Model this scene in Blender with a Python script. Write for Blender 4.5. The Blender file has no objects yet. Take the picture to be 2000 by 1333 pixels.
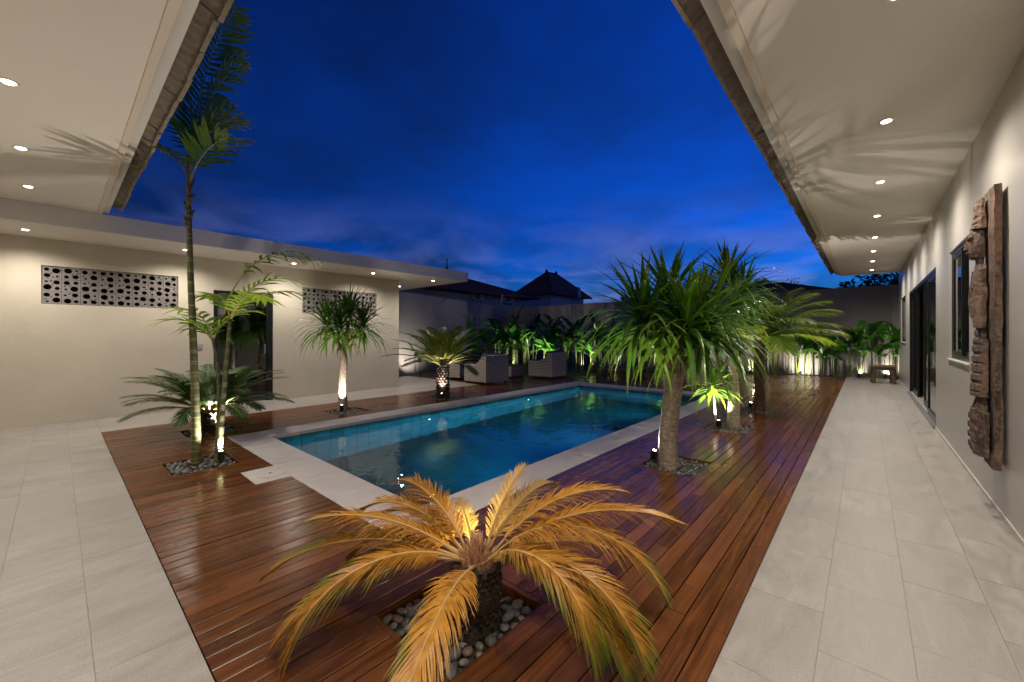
import bpy, math, random
from mathutils import Vector, Matrix, noise
from mathutils.geometry import tessellate_polygon

random.seed(7)
SC = bpy.context.scene
COL = SC.collection
PI = math.pi

# ------------------------------------------------------------------ camera
YAW = math.radians(41.386)
CAM_H = 1.32
cam_data = bpy.data.cameras.new('camera')
cam_data.sensor_width = 36.0
cam_data.lens = 783.67 / 2000 * 36.0
cam_data.shift_y = -10.7 / 2000
cam_data.clip_start = 0.05
cam_data.clip_end = 2000
cam = bpy.data.objects.new('camera', cam_data)
COL.objects.link(cam)
cam.location = (0, 0, CAM_H)
cam.rotation_euler = (PI / 2, 0, YAW)
SC.camera = cam

# ------------------------------------------------------------------ world: dusk sky with broken cloud
world = bpy.data.worlds.new('World')
SC.world = world
world.use_nodes = True
wn = world.node_tree
wn.nodes.clear()


def wnode(t, **k):
    n = wn.nodes.new(t)
    for a, v in k.items():
        setattr(n, a, v)
    return n


w_out = wnode('ShaderNodeOutputWorld')
w_bg = wnode('ShaderNodeBackground')
w_sky = wnode('ShaderNodeTexSky', sky_type='NISHITA')
w_sky.sun_disc = False
w_sky.sun_elevation = math.radians(-3.0)
w_sky.sun_rotation = math.radians(8)
w_sky.altitude = 20
w_sky.ozone_density = 3.0
w_sky.dust_density = 1.0
w_tint = wnode('ShaderNodeMix', data_type='RGBA', blend_type='MULTIPLY')
w_tint.inputs[0].default_value = 1.0
w_tint.inputs[7].default_value = (0.06, 0.80, 2.05, 1)
wn.links.new(w_sky.outputs[0], w_tint.inputs[6])
# clouds on a flat layer overhead (direction / height)
w_tc = wnode('ShaderNodeTexCoord')
w_sep = wnode('ShaderNodeSeparateXYZ')
wn.links.new(w_tc.outputs['Generated'], w_sep.inputs[0])
w_add = wnode('ShaderNodeMath', operation='ADD')
w_add.inputs[1].default_value = 0.16
wn.links.new(w_sep.outputs[2], w_add.inputs[0])
w_max = wnode('ShaderNodeMath', operation='MAXIMUM')
w_max.inputs[1].default_value = 0.08
wn.links.new(w_add.outputs[0], w_max.inputs[0])
w_dx = wnode('ShaderNodeMath', operation='DIVIDE')
w_dy = wnode('ShaderNodeMath', operation='DIVIDE')
wn.links.new(w_sep.outputs[0], w_dx.inputs[0])
wn.links.new(w_max.outputs[0], w_dx.inputs[1])
wn.links.new(w_sep.outputs[1], w_dy.inputs[0])
wn.links.new(w_max.outputs[0], w_dy.inputs[1])
w_cmb = wnode('ShaderNodeCombineXYZ')
wn.links.new(w_dx.outputs[0], w_cmb.inputs[0])
wn.links.new(w_dy.outputs[0], w_cmb.inputs[1])
w_noise = wnode('ShaderNodeTexNoise')
w_noise.inputs['Scale'].default_value = 0.95
w_noise.inputs['Detail'].default_value = 5.0
w_noise.inputs['Roughness'].default_value = 0.58
w_noise.inputs['Distortion'].default_value = 0.1
wn.links.new(w_cmb.outputs[0], w_noise.inputs['Vector'])
w_ramp = wnode('ShaderNodeValToRGB')
w_ramp.color_ramp.elements[0].position = 0.40
w_ramp.color_ramp.elements[0].color = (0, 0, 0, 1)
w_ramp.color_ramp.elements[1].position = 0.66
w_ramp.color_ramp.elements[1].color = (1, 1, 1, 1)
wn.links.new(w_noise.outputs[0], w_ramp.inputs[0])
# cloud colour: darker, greyer veil
w_cloud = wnode('ShaderNodeMix', data_type='RGBA', blend_type='MULTIPLY')
w_cloud.inputs[0].default_value = 1.0
w_cloud.inputs[7].default_value = (1.5, 0.58, 0.48, 1)
wn.links.new(w_tint.outputs[2], w_cloud.inputs[6])
w_mix = wnode('ShaderNodeMix', data_type='RGBA')
wn.links.new(w_ramp.outputs[0], w_mix.inputs[0])
wn.links.new(w_tint.outputs[2], w_mix.inputs[6])
wn.links.new(w_cloud.outputs[2], w_mix.inputs[7])
# pale afterglow low over the horizon, broken by the same cloud layer
w_low = wnode('ShaderNodeMapRange')
w_low.inputs[1].default_value = 0.34
w_low.inputs[2].default_value = 0.0
wn.links.new(w_sep.outputs[2], w_low.inputs[0])
w_pow = wnode('ShaderNodeMath', operation='POWER')
w_pow.inputs[1].default_value = 1.7
wn.links.new(w_low.outputs[0], w_pow.inputs[0])
w_n2 = wnode('ShaderNodeTexNoise')
w_n2.inputs['Scale'].default_value = 1.5
w_n2.inputs['Detail'].default_value = 5.0
w_n2.inputs['Distortion'].default_value = 0.5
wn.links.new(w_cmb.outputs[0], w_n2.inputs['Vector'])
w_r2 = wnode('ShaderNodeMapRange')
w_r2.inputs[1].default_value = 0.42
w_r2.inputs[2].default_value = 0.66
wn.links.new(w_n2.outputs[0], w_r2.inputs[0])
w_g = wnode('ShaderNodeMath', operation='MULTIPLY')
wn.links.new(w_pow.outputs[0], w_g.inputs[0])
wn.links.new(w_r2.outputs[0], w_g.inputs[1])
w_glow = wnode('ShaderNodeMix', data_type='RGBA')
w_glow.inputs[7].default_value = (0.15, 0.17, 0.42, 1)
wn.links.new(w_g.outputs[0], w_glow.inputs[0])
wn.links.new(w_mix.outputs[2], w_glow.inputs[6])
wn.links.new(w_glow.outputs[2], w_bg.inputs[0])
w_bg.inputs[1].default_value = 1.7
wn.links.new(w_bg.outputs[0], w_out.inputs[0])

# ------------------------------------------------------------------ exposure and sampling
SC.view_settings.view_transform = 'Standard'
SC.view_settings.look = 'None'
SC.view_settings.exposure = 0.0
SC.view_settings.gamma = 1.0
SC.view_settings.use_curve_mapping = False
SC.render.engine = 'CYCLES'
cy = SC.cycles
cy.use_denoising = True
try:
    cy.denoiser = 'OPENIMAGEDENOISE'
    cy.denoising_input_passes = 'RGB_ALBEDO_NORMAL'
except Exception:
    pass
cy.caustics_reflective = False
cy.caustics_refractive = False
cy.max_bounces = 9
cy.diffuse_bounces = 4
cy.glossy_bounces = 4
cy.transmission_bounces = 6
cy.transparent_max_bounces = 12
cy.sample_clamp_indirect = 4.0
cy.sample_clamp_direct = 0.0
cy.use_light_tree = True

WARM = (1.0, 0.89, 0.77)
ORD = ['first', 'second', 'third', 'fourth', 'fifth', 'sixth', 'seventh', 'eighth', 'ninth', 'tenth', 'eleventh', 'twelfth']

# ------------------------------------------------------------------ material helpers
MATS = {}


class NT:
    def __init__(s, name):
        s.m = bpy.data.materials.new(name)
        s.m.use_nodes = True
        s.t = s.m.node_tree
        s.t.nodes.clear()
        s.out = s.n('ShaderNodeOutputMaterial')
        MATS[name] = s.m

    def n(s, typ, ins=None, **k):
        nd = s.t.nodes.new(typ)
        for a, v in k.items():
            setattr(nd, a, v)
        for a, v in (ins or {}).items():
            s.set(nd, a, v)
        return nd

    def set(s, nd, a, v):
        sock = nd.inputs[a]
        if isinstance(v, bpy.types.NodeSocket):
            s.t.links.new(v, sock)
        elif isinstance(v, bpy.types.Node):
            s.t.links.new(v.outputs[0], sock)
        else:
            if isinstance(v, tuple) and len(v) == 3 and sock.type == 'RGBA':
                v = v + (1,)
            sock.default_value = v

    def geo(s):
        return s.n('ShaderNodeNewGeometry').outputs['Position']

    def objco(s):
        return s.n('ShaderNodeTexCoord').outputs['Object']

    def rnd(s):
        return s.n('ShaderNodeObjectInfo').outputs['Random']

    def map(s, vec, scale=(1, 1, 1), loc=(0, 0, 0), rot=(0, 0, 0)):
        return s.n('ShaderNodeMapping', {'Vector': vec, 'Scale': scale, 'Location': loc, 'Rotation': rot}).outputs[0]

    def noise(s, vec, scale, detail=3, rough=0.5, dist=0.0):
        return s.n('ShaderNodeTexNoise', {'Vector': vec, 'Scale': scale, 'Detail': detail, 'Roughness': rough,
                                          'Distortion': dist}).outputs[0]

    def ramp(s, fac, stops):
        r = s.n('ShaderNodeValToRGB')
        s.t.links.new(fac, r.inputs[0])
        e = r.color_ramp.elements
        while len(e) < len(stops):
            e.new(0.5)
        for i, (p, c) in enumerate(stops):
            e[i].position = p
            if not isinstance(c, tuple):
                c = (c, c, c)
            e[i].color = c + (1,)
        return r.outputs[0]

    def mix(s, f, a, b, blend='MIX'):
        m = s.n('ShaderNodeMix', data_type='RGBA', blend_type=blend)
        s.set(m, 0, f)
        s.set(m, 6, a)
        s.set(m, 7, b)
        return m.outputs[2]

    def math(s, op, a, b=0.0):
        m = s.n('ShaderNodeMath', operation=op)
        s.set(m, 0, a)
        s.set(m, 1, b)
        return m.outputs[0]

    def mrange(s, v, a, b, c, d):
        return s.n('ShaderNodeMapRange', {0: v, 1: a, 2: b, 3: c, 4: d}).outputs[0]

    def bump(s, h, strength=0.3, dist=0.01):
        return s.n('ShaderNodeBump', {'Height': h, 'Strength': strength, 'Distance': dist}).outputs[0]

    def bsdf(s, **k):
        names = {'col': 'Base Color', 'rough': 'Roughness', 'metal': 'Metallic', 'nor': 'Normal',
                 'spec': 'Specular IOR Level', 'trans': 'Transmission Weight', 'ior': 'IOR', 'alpha': 'Alpha',
                 'ecol': 'Emission Color', 'estr': 'Emission Strength', 'coat': 'Coat Weight',
                 'coatr': 'Coat Roughness', 'sss': 'Subsurface Weight'}
        return s.n('ShaderNodeBsdfPrincipled', {names[a]: v for a, v in k.items()})

    def done(s, sh):
        s.t.links.new(sh.outputs[0] if isinstance(sh, bpy.types.Node) else sh, s.out.inputs[0])
        return s.m


def m_plaster(name, col, rough=0.6, var=0.12, bump=0.12, scale=1.3):
    t = NT(name)
    p = t.geo()
    a = t.noise(p, scale, 4, 0.6)
    b = t.noise(p, 28, 4, 0.6)
    dark = tuple(c * (1 - var) for c in col)
    lite = tuple(min(1, c * (1 + var)) for c in col)
    c = t.mix(t.ramp(a, [(0.15, 0.0), (0.85, 1.0)]), dark, lite)
    c = t.mix(t.mrange(b, 0.3, 0.7, 0.0, 0.10), c, tuple(x * 0.8 for x in col))
    r = t.mrange(a, 0.1, 0.9, rough - 0.04, rough + 0.04)
    tw = t.noise(t.map(p, (3.5, 3.5, 5.5)), 1.0, 3, 0.5, 1.2)
    return t.done(t.bsdf(col=c, rough=r, nor=t.bump(t.math('ADD', b, t.math('MULTIPLY', tw, 2.0)), bump, 0.005)))


m_plaster('wall_paint', (0.50, 0.46, 0.375), 0.5, 0.12, 0.25)
m_plaster('wall_satin', (0.47, 0.45, 0.405), 0.34, 0.09, 0.08)
m_plaster('soffit_paint', (0.70, 0.665, 0.61), 0.62, 0.04, 0.05)
m_plaster('fascia_paint', (0.60, 0.58, 0.56), 0.55, 0.08, 0.08)
m_plaster('bead_paint', (0.62, 0.55, 0.45), 0.5, 0.05)
m_plaster('boundary_paint', (0.17, 0.158, 0.147), 0.8, 0.2, 0.25)
m_plaster('skirting_paint', (0.62, 0.58, 0.52), 0.45, 0.05)
m_plaster('render_white', (0.55, 0.55, 0.55), 0.7, 0.15)
m_plaster('inside_paint', (0.20, 0.18, 0.16), 0.7, 0.05)


def m_tile():
    t = NT('stone_tile')
    p = t.geo()
    off = t.n('ShaderNodeVectorMath', operation='ADD')
    t.set(off, 0, p)
    rv = t.n('ShaderNodeCombineXYZ', {0: t.math('MULTIPLY', t.rnd(), 37.0), 1: t.math('MULTIPLY', t.rnd(), 91.0)})
    t.set(off, 1, rv)
    v = off.outputs[0]
    st = t.noise(t.map(v, (9, 2.4, 1), rot=(0, 0, 0.9)), 1.0, 6, 0.68, 1.0)
    bl = t.noise(v, 2.3, 3, 0.55)
    fine = t.noise(v, 130, 3, 0.7)
    c = t.mix(t.ramp(st, [(0.32, 0.0), (0.68, 1.0)]), (0.215, 0.197, 0.175), (0.405, 0.375, 0.335))
    c = t.mix(t.mrange(bl, 0.35, 0.7, 0.0, 0.35), c, (0.29, 0.265, 0.235))
    c = t.mix(t.mrange(fine, 0.48, 0.72, 0.0, 0.55), c, (0.17, 0.155, 0.14))
    c = t.mix(t.mrange(fine, 0.5, 0.25, 0.0, 0.30), c, (0.50, 0.47, 0.43))
    c = t.mix(t.mrange(t.rnd(), 0, 1, 0.0, 0.30), c, (0.22, 0.205, 0.185))
    sta = t.noise(p, 0.55, 5, 0.65, 0.4)
    c = t.mix(t.mrange(sta, 0.42, 0.72, 0.0, 0.45), c, (0.20, 0.185, 0.165))
    grit = t.noise(p, 420, 2, 0.6)
    c = t.mix(t.mrange(grit, 0.56, 0.70, 0.0, 0.5), c, (0.13, 0.12, 0.11))
    c = t.mix(t.mrange(grit, 0.42, 0.30, 0.0, 0.5), c, (0.52, 0.49, 0.45))
    r = t.mrange(st, 0.3, 0.7, 0.36, 0.56)
    return t.done(t.bsdf(col=c, rough=r, nor=t.bump(t.math('ADD', fine, st), 0.10, 0.003)))


m_tile()


def m_grout():
    t = NT('grout')
    n = t.noise(t.geo(), 60, 3)
    return t.done(t.bsdf(col=t.mix(n, (0.23, 0.21, 0.185), (0.29, 0.268, 0.236)), rough=0.9))


m_grout()


def m_coping():
    t = NT('coping_stone')
    p = t.geo()
    a = t.noise(p, 6, 5, 0.6)
    b = t.noise(p, 90, 3, 0.7)
    c = t.mix(a, (0.40, 0.365, 0.335), (0.58, 0.54, 0.505))
    c = t.mix(t.mrange(b, 0.45, 0.75, 0, 0.35), c, (0.34, 0.31, 0.28))
    return t.done(t.bsdf(col=c, rough=0.62, nor=t.bump(b, 0.18, 0.003)))


m_coping()


def m_deck():
    t = NT('deck_timber')
    p = t.geo()
    sep = t.n('ShaderNodeSeparateXYZ', {0: p})
    col = t.math('FLOOR', t.math('DIVIDE', t.math('ADD', sep.outputs[0], 20.0 + 0.455), 0.0922))
    wn_ = t.n('ShaderNodeTexWhiteNoise', noise_dimensions='2D')
    blk = t.math('FLOOR', t.math('ADD', t.math('DIVIDE', sep.outputs[1], 2.7), t.math('MULTIPLY', col, 0.37)))
    t.set(wn_, 'Vector', t.n('ShaderNodeCombineXYZ', {0: col, 1: blk}).outputs[0])
    rv = wn_.outputs[0]
    off = t.n('ShaderNodeVectorMath', operation='ADD')
    t.set(off, 0, p)
    t.set(off, 1, t.n('ShaderNodeCombineXYZ', {1: t.math('MULTIPLY', rv, 53.0), 2: t.math('MULTIPLY', rv, 17.0)}))
    v = off.outputs[0]
    grain = t.noise(t.map(v, (38, 1.6, 10)), 1.0, 6, 0.6, 0.8)
    fine = t.noise(t.map(v, (190, 5, 30)), 1.0, 3, 0.6)
    blot = t.noise(t.map(v, (5, 1.3, 1)), 1.0, 4, 0.6, 0.4)
    big = t.noise(p, 0.6, 3, 0.5)
    c = t.ramp(grain, [(0.28, (0.042, 0.014, 0.0045)), (0.5, (0.125, 0.043, 0.012)), (0.75, (0.24, 0.088, 0.026))])
    c = t.mix(t.mrange(blot, 0.35, 0.7, 0.0, 0.55), c, (0.055, 0.023, 0.012))
    c = t.mix(t.mrange(rv, 0.0, 0.5, 0.65, 0.0), c, (0.175, 0.062, 0.022))
    c = t.mix(t.mrange(rv, 0.6, 1.0, 0.0, 0.55), c, (0.050, 0.018, 0.007))
    c = t.mix(t.mrange(fine, 0.45, 0.8, 0, 0.4), c, (0.035, 0.012, 0.006))
    r = t.math('ADD', t.mrange(blot, 0.3, 0.7, 0.13, 0.26), t.mrange(big, 0.35, 0.65, -0.02, 0.08))
    h = t.math('ADD', t.math('MULTIPLY', grain, 0.6), t.math('MULTIPLY', fine, 0.5))
    return t.done(t.bsdf(col=c, rough=r, nor=t.bump(h, 0.16, 0.003), spec=0.28))


m_deck()


def simple(name, col, rough=0.5, metal=0.0, nscale=20, var=0.25, bump=0.1, spec=0.5):
    t = NT(name)
    n = t.noise(t.objco(), nscale, 4, 0.6)
    c = t.mix(n, tuple(x * (1 - var) for x in col), tuple(min(1, x * (1 + var)) for x in col))
    return t.done(t.bsdf(col=c, rough=rough, metal=metal, nor=t.bump(n, bump, 0.004), spec=spec))


simple('soil', (0.045, 0.032, 0.022), 0.95, 0, 30, 0.5, 0.8)
simple('ground_earth', (0.05, 0.045, 0.03), 0.95, 0, 3, 0.4, 0.5)
simple('void_shade', (0.012, 0.01, 0.009), 0.95)  # near-black tone paints in the shade under the boards and behind the vents
simple('black_frame', (0.012, 0.013, 0.016), 0.32, 0.4, 10, 0.1, 0.02)
simple('grey_frame', (0.10, 0.10, 0.11), 0.4, 0.3, 10, 0.1, 0.02)
simple('grey_metal', (0.30, 0.30, 0.31), 0.4, 0.8, 20, 0.1, 0.03)
simple('white_metal', (0.72, 0.71, 0.69), 0.4, 0.0, 20, 0.05, 0.02)
simple('lamp_black', (0.015, 0.015, 0.015), 0.45, 0.2)
simple('clay_tile', (0.24, 0.065, 0.035), 0.75, 0, 8, 0.35, 0.3)
simple('ridge_dark', (0.03, 0.022, 0.02), 0.8)
simple('eave_tile', (0.20, 0.165, 0.125), 0.85, 0, 14, 0.6, 0.8)
simple('eave_batten', (0.16, 0.12, 0.085), 0.85, 0, 12, 0.4, 0.4)
simple('cushion', (0.055, 0.055, 0.065), 0.9, 0, 60, 0.2, 0.3)
simple('ac_white', (0.7, 0.72, 0.74), 0.5)
simple('teak_old', (0.13, 0.085, 0.055), 0.6, 0, 14, 0.4, 0.5)
simple('antenna', (0.02, 0.02, 0.025), 0.6)
simple('dark_leaf', (0.012, 0.02, 0.012), 0.7)
simple('vent_concrete', (0.185, 0.17, 0.165), 0.75, 0, 40, 0.1, 0.2)
simple('steel_plate', (0.40, 0.38, 0.36), 0.35, 0.3, 30, 0.1, 0.05)
simple('plastic_white', (0.62, 0.59, 0.55), 0.5, 0, 30, 0.06, 0.03)


def m_emit(name, col, strength):
    t = NT(name)
    return t.done(t.n('ShaderNodeEmission', {'Color': col, 'Strength': strength}))


m_emit('lamp_lens', (1.0, 0.88, 0.72), 30.0)
m_emit('spike_lens', (1.0, 0.86, 0.66), 25.0)
m_emit('pool_lens', (0.75, 0.95, 1.0), 8.0)


def m_glass(name, tint=(0.55, 0.6, 0.62), rough=0.0):
    t = NT(name)
    fr = t.n('ShaderNodeFresnel', {'IOR': 1.55})
    tr = t.n('ShaderNodeBsdfTransparent', {'Color': tint})
    gl = t.n('ShaderNodeBsdfGlossy', {'Color': (1, 1, 1), 'Roughness': rough})
    mx = t.n('ShaderNodeMixShader', {0: t.mrange(fr.outputs[0], 0, 1, 0.07, 1.0), 1: tr.outputs[0], 2: gl.outputs[0]})
    return t.done(mx)


m_glass('window_glass', (0.35, 0.38, 0.40))
m_glass('jar_glass', (0.85, 0.87, 0.86))


def m_water():
    t = NT('pool_water')
    p = t.geo()
    w1 = t.noise(t.map(p, (1.0, 1.0, 1)), 2.6, 3, 0.5, 0.3)
    w2 = t.noise(p, 9.0, 2, 0.5)
    nor = t.bump(t.math('ADD', t.math('MULTIPLY', w1, 1.0), t.math('MULTIPLY', w2, 0.18)), 0.10, 0.09)
    g = t.n('ShaderNodeBsdfGlass', {'Color': (0.78, 0.93, 0.98), 'Roughness': 0.0, 'IOR': 1.33, 'Normal': nor})
    return t.done(g)


m_water()


def m_pooltile(name, rnd=True):
    t = NT(name)
    p = t.geo()
    a = t.noise(p, 3.0, 4, 0.6)
    b = t.noise(p, 40, 3, 0.6)
    c = t.mix(a, (0.004, 0.090, 0.145), (0.010, 0.16, 0.225))
    if rnd:
        c = t.mix(t.mrange(t.rnd(), 0, 1, 0.0, 0.6), c, (0.022, 0.24, 0.35))
    else:
        br = t.n('ShaderNodeTexBrick', {'Vector': p, 'Scale': 1.0, 'Mortar Size': 0.006, 'Brick Width': 0.2,
                                        'Row Height': 0.2, 'Color1': (0.5, 0.5, 0.5, 1), 'Color2': (0.9, 0.9, 0.9, 1),
                                        'Mortar': (0.25, 0.25, 0.25, 1)}, offset=0.0)
        c = t.mix(0.6, c, br.outputs[0], 'MULTIPLY')
        c = t.mix(1.0, c, (0.62, 0.62, 0.62), 'MULTIPLY')
    c = t.mix(t.mrange(b, 0.4, 0.8, 0, 0.4), c, (0.012, 0.09, 0.13))
    return t.done(t.bsdf(col=c, rough=0.35, nor=t.bump(b, 0.15, 0.004)))


m_pooltile('pool_tile', True)
m_pooltile('pool_floor', False)


def m_leaf(name, c1, c2, tip=None, trans=0.35, rough=0.38, tipat=(0.45, 0.8), nscale=6.0, spec=0.35):
    t = NT(name)
    p = t.objco()
    n = t.noise(p, nscale, 3, 0.6)
    g = t.noise(t.geo(), 2.3, 3, 0.6)
    c = t.mix(t.ramp(n, [(0.3, 0.0), (0.7, 1.0)]), c1, c2)
    c = t.mix(t.mrange(t.rnd(), 0, 1, 0.0, 0.45), c, tuple(x * 0.6 for x in c1))
    if tip:
        at = t.n('ShaderNodeAttribute', attribute_name='u')
        f = t.math('ADD', at.outputs['Fac'], t.mrange(g, 0.3, 0.7, -0.5, 0.35))
        c = t.mix(t.mrange(f, tipat[0], tipat[1], 0.0, 1.0), c, tip)
    pr = t.bsdf(col=c, rough=rough, spec=spec)
    tl = t.n('ShaderNodeBsdfTranslucent', {'Color': t.mix(1.0, c, (1.5, 1.6, 0.7), 'MULTIPLY')})
    mx = t.n('ShaderNodeMixShader', {0: trans, 1: pr.outputs[0], 2: tl.outputs[0]})
    return t.done(mx)


m_leaf('leaf_gold', (0.27, 0.105, 0.011), (0.56, 0.28, 0.036), (0.11, 0.16, 0.014), 0.12, 0.36, (0.60, 1.0), 14)
m_leaf('leaf_gold_pale', (0.42, 0.25, 0.085), (0.54, 0.35, 0.13), (0.36, 0.28, 0.07), 0.25, 0.5, (0.8, 1.2), 9)
m_leaf('leaf_cycad', (0.04, 0.10, 0.018), (0.065, 0.135, 0.026), (0.032, 0.075, 0.016), 0.2, 0.5, spec=0.2)
m_leaf('leaf_cycad_light', (0.13, 0.17, 0.025), (0.21, 0.24, 0.04), (0.08, 0.12, 0.02), 0.3, 0.5, spec=0.2)
m_leaf('leaf_dracaena', (0.032, 0.105, 0.011), (0.075, 0.175, 0.018), (0.085, 0.13, 0.02), 0.35, 0.35)
m_leaf('leaf_shoot', (0.16, 0.34, 0.04), (0.24, 0.45, 0.07), (0.30, 0.50, 0.10), 0.45, 0.35)
m_leaf('leaf_palm', (0.075, 0.155, 0.014), (0.13, 0.22, 0.022), (0.19, 0.24, 0.028), 0.35, 0.4)
m_leaf('leaf_areca', (0.065, 0.15, 0.022), (0.12, 0.22, 0.035), (0.14, 0.20, 0.035), 0.4, 0.4)
m_leaf('leaf_areca_light', (0.17, 0.28, 0.025), (0.26, 0.36, 0.04), (0.22, 0.30, 0.04), 0.45, 0.4)
m_leaf('leaf_heliconia', (0.03, 0.10, 0.018), (0.055, 0.16, 0.03), None, 0.35, 0.3)
m_leaf('leaf_heliconia_light', (0.07, 0.24, 0.03), (0.12, 0.34, 0.04), None, 0.45, 0.3)
m_leaf('stem_green', (0.10, 0.14, 0.035), (0.19, 0.22, 0.07), None, 0.1, 0.5)
m_leaf('rachis_yellow', (0.30, 0.27, 0.07), (0.40, 0.34, 0.11), None, 0.1, 0.5)
m_leaf('rachis_gold', (0.42, 0.28, 0.10), (0.55, 0.36, 0.14), None, 0.1, 0.5)


def m_bark(name, c1, c2, zs=30, bump=0.7, ring=False):
    t = NT(name)
    p = t.objco()
    n = t.noise(t.map(p, (1, 1, 1.6)), zs, 5, 0.65, 0.5)
    c = t.mix(t.ramp(n, [(0.32, 0.0), (0.68, 1.0)]), c1, c2)
    h = n
    if ring:
        w = t.n('ShaderNodeTexWave', {'Vector': p, 'Scale': 2.6, 'Distortion': 0.6, 'Detail': 2.0},
                wave_type='BANDS', bands_direction='Z')
        c = t.mix(t.ramp(w.outputs[1], [(0.0, 0.75), (0.12, 0.0)]), c, tuple(x * 1.7 for x in c2))
        h = t.math('ADD', n, w.outputs[1])
    return t.done(t.bsdf(col=c, rough=0.75, nor=t.bump(h, bump, 0.012)))


m_bark('bark_grey', (0.13, 0.10, 0.075), (0.46, 0.38, 0.29), 26, 1.0)
m_bark('bark_cycad', (0.014, 0.008, 0.005), (0.055, 0.03, 0.016), 45, 0.9)
m_bark('bark_palm', (0.06, 0.038, 0.024), (0.19, 0.12, 0.075), 40, 0.9)
m_bark('bamboo_stem', (0.04, 0.05, 0.016), (0.09, 0.09, 0.035), 8, 0.25, True)
m_bark('cone_felt', (0.30, 0.15, 0.075), (0.45, 0.25, 0.13), 60, 0.6)


def m_carved():
    t = NT('carved_wood')
    p = t.objco()
    n = t.noise(t.map(p, (18, 18, 2.2)), 1.0, 6, 0.65, 0.8)
    b = t.noise(p, 35, 4, 0.65)
    g = t.noise(p, 3, 3, 0.5)
    c = t.ramp(n, [(0.30, (0.02, 0.013, 0.01)), (0.5, (0.095, 0.062, 0.043)), (0.72, (0.23, 0.16, 0.115))])
    c = t.mix(t.mrange(b, 0.5, 0.7, 0, 0.8), c, (0.25, 0.21, 0.175))
    c = t.mix(t.mrange(b, 0.45, 0.28, 0, 0.9), c, (0.025, 0.018, 0.014))
    c = t.mix(t.mrange(g, 0.45, 0.7, 0, 0.6), c, (0.20, 0.09, 0.045))
    h = t.math('ADD', t.math('MULTIPLY', n, 0.8), t.math('MULTIPLY', b, 0.7))
    return t.done(t.bsdf(col=c, rough=0.75, nor=t.bump(h, 1.0, 0.02)))


m_carved()


def m_pebble():
    t = NT('river_pebble')
    p = t.objco()
    isl = t.n('ShaderNodeNewGeometry').outputs['Random Per Island']
    n = t.noise(t.geo(), 60, 4, 0.6)
    r = t.math('FRACT', t.math('ADD', t.math('MULTIPLY', isl, 7.3), t.rnd()))
    c = t.ramp(r, [(0.0, (0.06, 0.062, 0.06)), (0.45, (0.115, 0.115, 0.108)), (0.8, (0.19, 0.182, 0.16)),
                   (0.95, (0.17, 0.12, 0.095))])
    c = t.mix(t.mrange(n, 0.4, 0.75, 0, 0.5), c, (0.085, 0.08, 0.075))
    return t.done(t.bsdf(col=c, rough=0.55, nor=t.bump(n, 0.25, 0.004)))


m_pebble()


def m_rattan():
    t = NT('rattan')
    p = t.objco()
    w = t.n('ShaderNodeTexWave', {'Vector': p, 'Scale': 7.0, 'Distortion': 0.5, 'Detail': 1.0}, wave_type='BANDS',
            bands_direction='Z')
    w2 = t.n('ShaderNodeTexWave', {'Vector': t.map(p, (1, 1, 0)), 'Scale': 6.0, 'Distortion': 0.5}, wave_type='BANDS',
             bands_direction='DIAGONAL')
    n = t.noise(p, 50, 3)
    h = t.math('ADD', w.outputs[1], t.math('MULTIPLY', w2.outputs[1], 0.12))
    c = t.mix(t.mrange(h, 0.2, 1.2, 0, 1), (0.20, 0.17, 0.15), (0.55, 0.49, 0.43))
    c = t.mix(t.mrange(n, 0.4, 0.8, 0, 0.4), c, (0.2, 0.165, 0.135))
    return t.done(t.bsdf(col=c, rough=0.6, nor=t.bump(h, 0.6, 0.01)))


m_rattan()

# ------------------------------------------------------------------ mesh helpers


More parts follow.
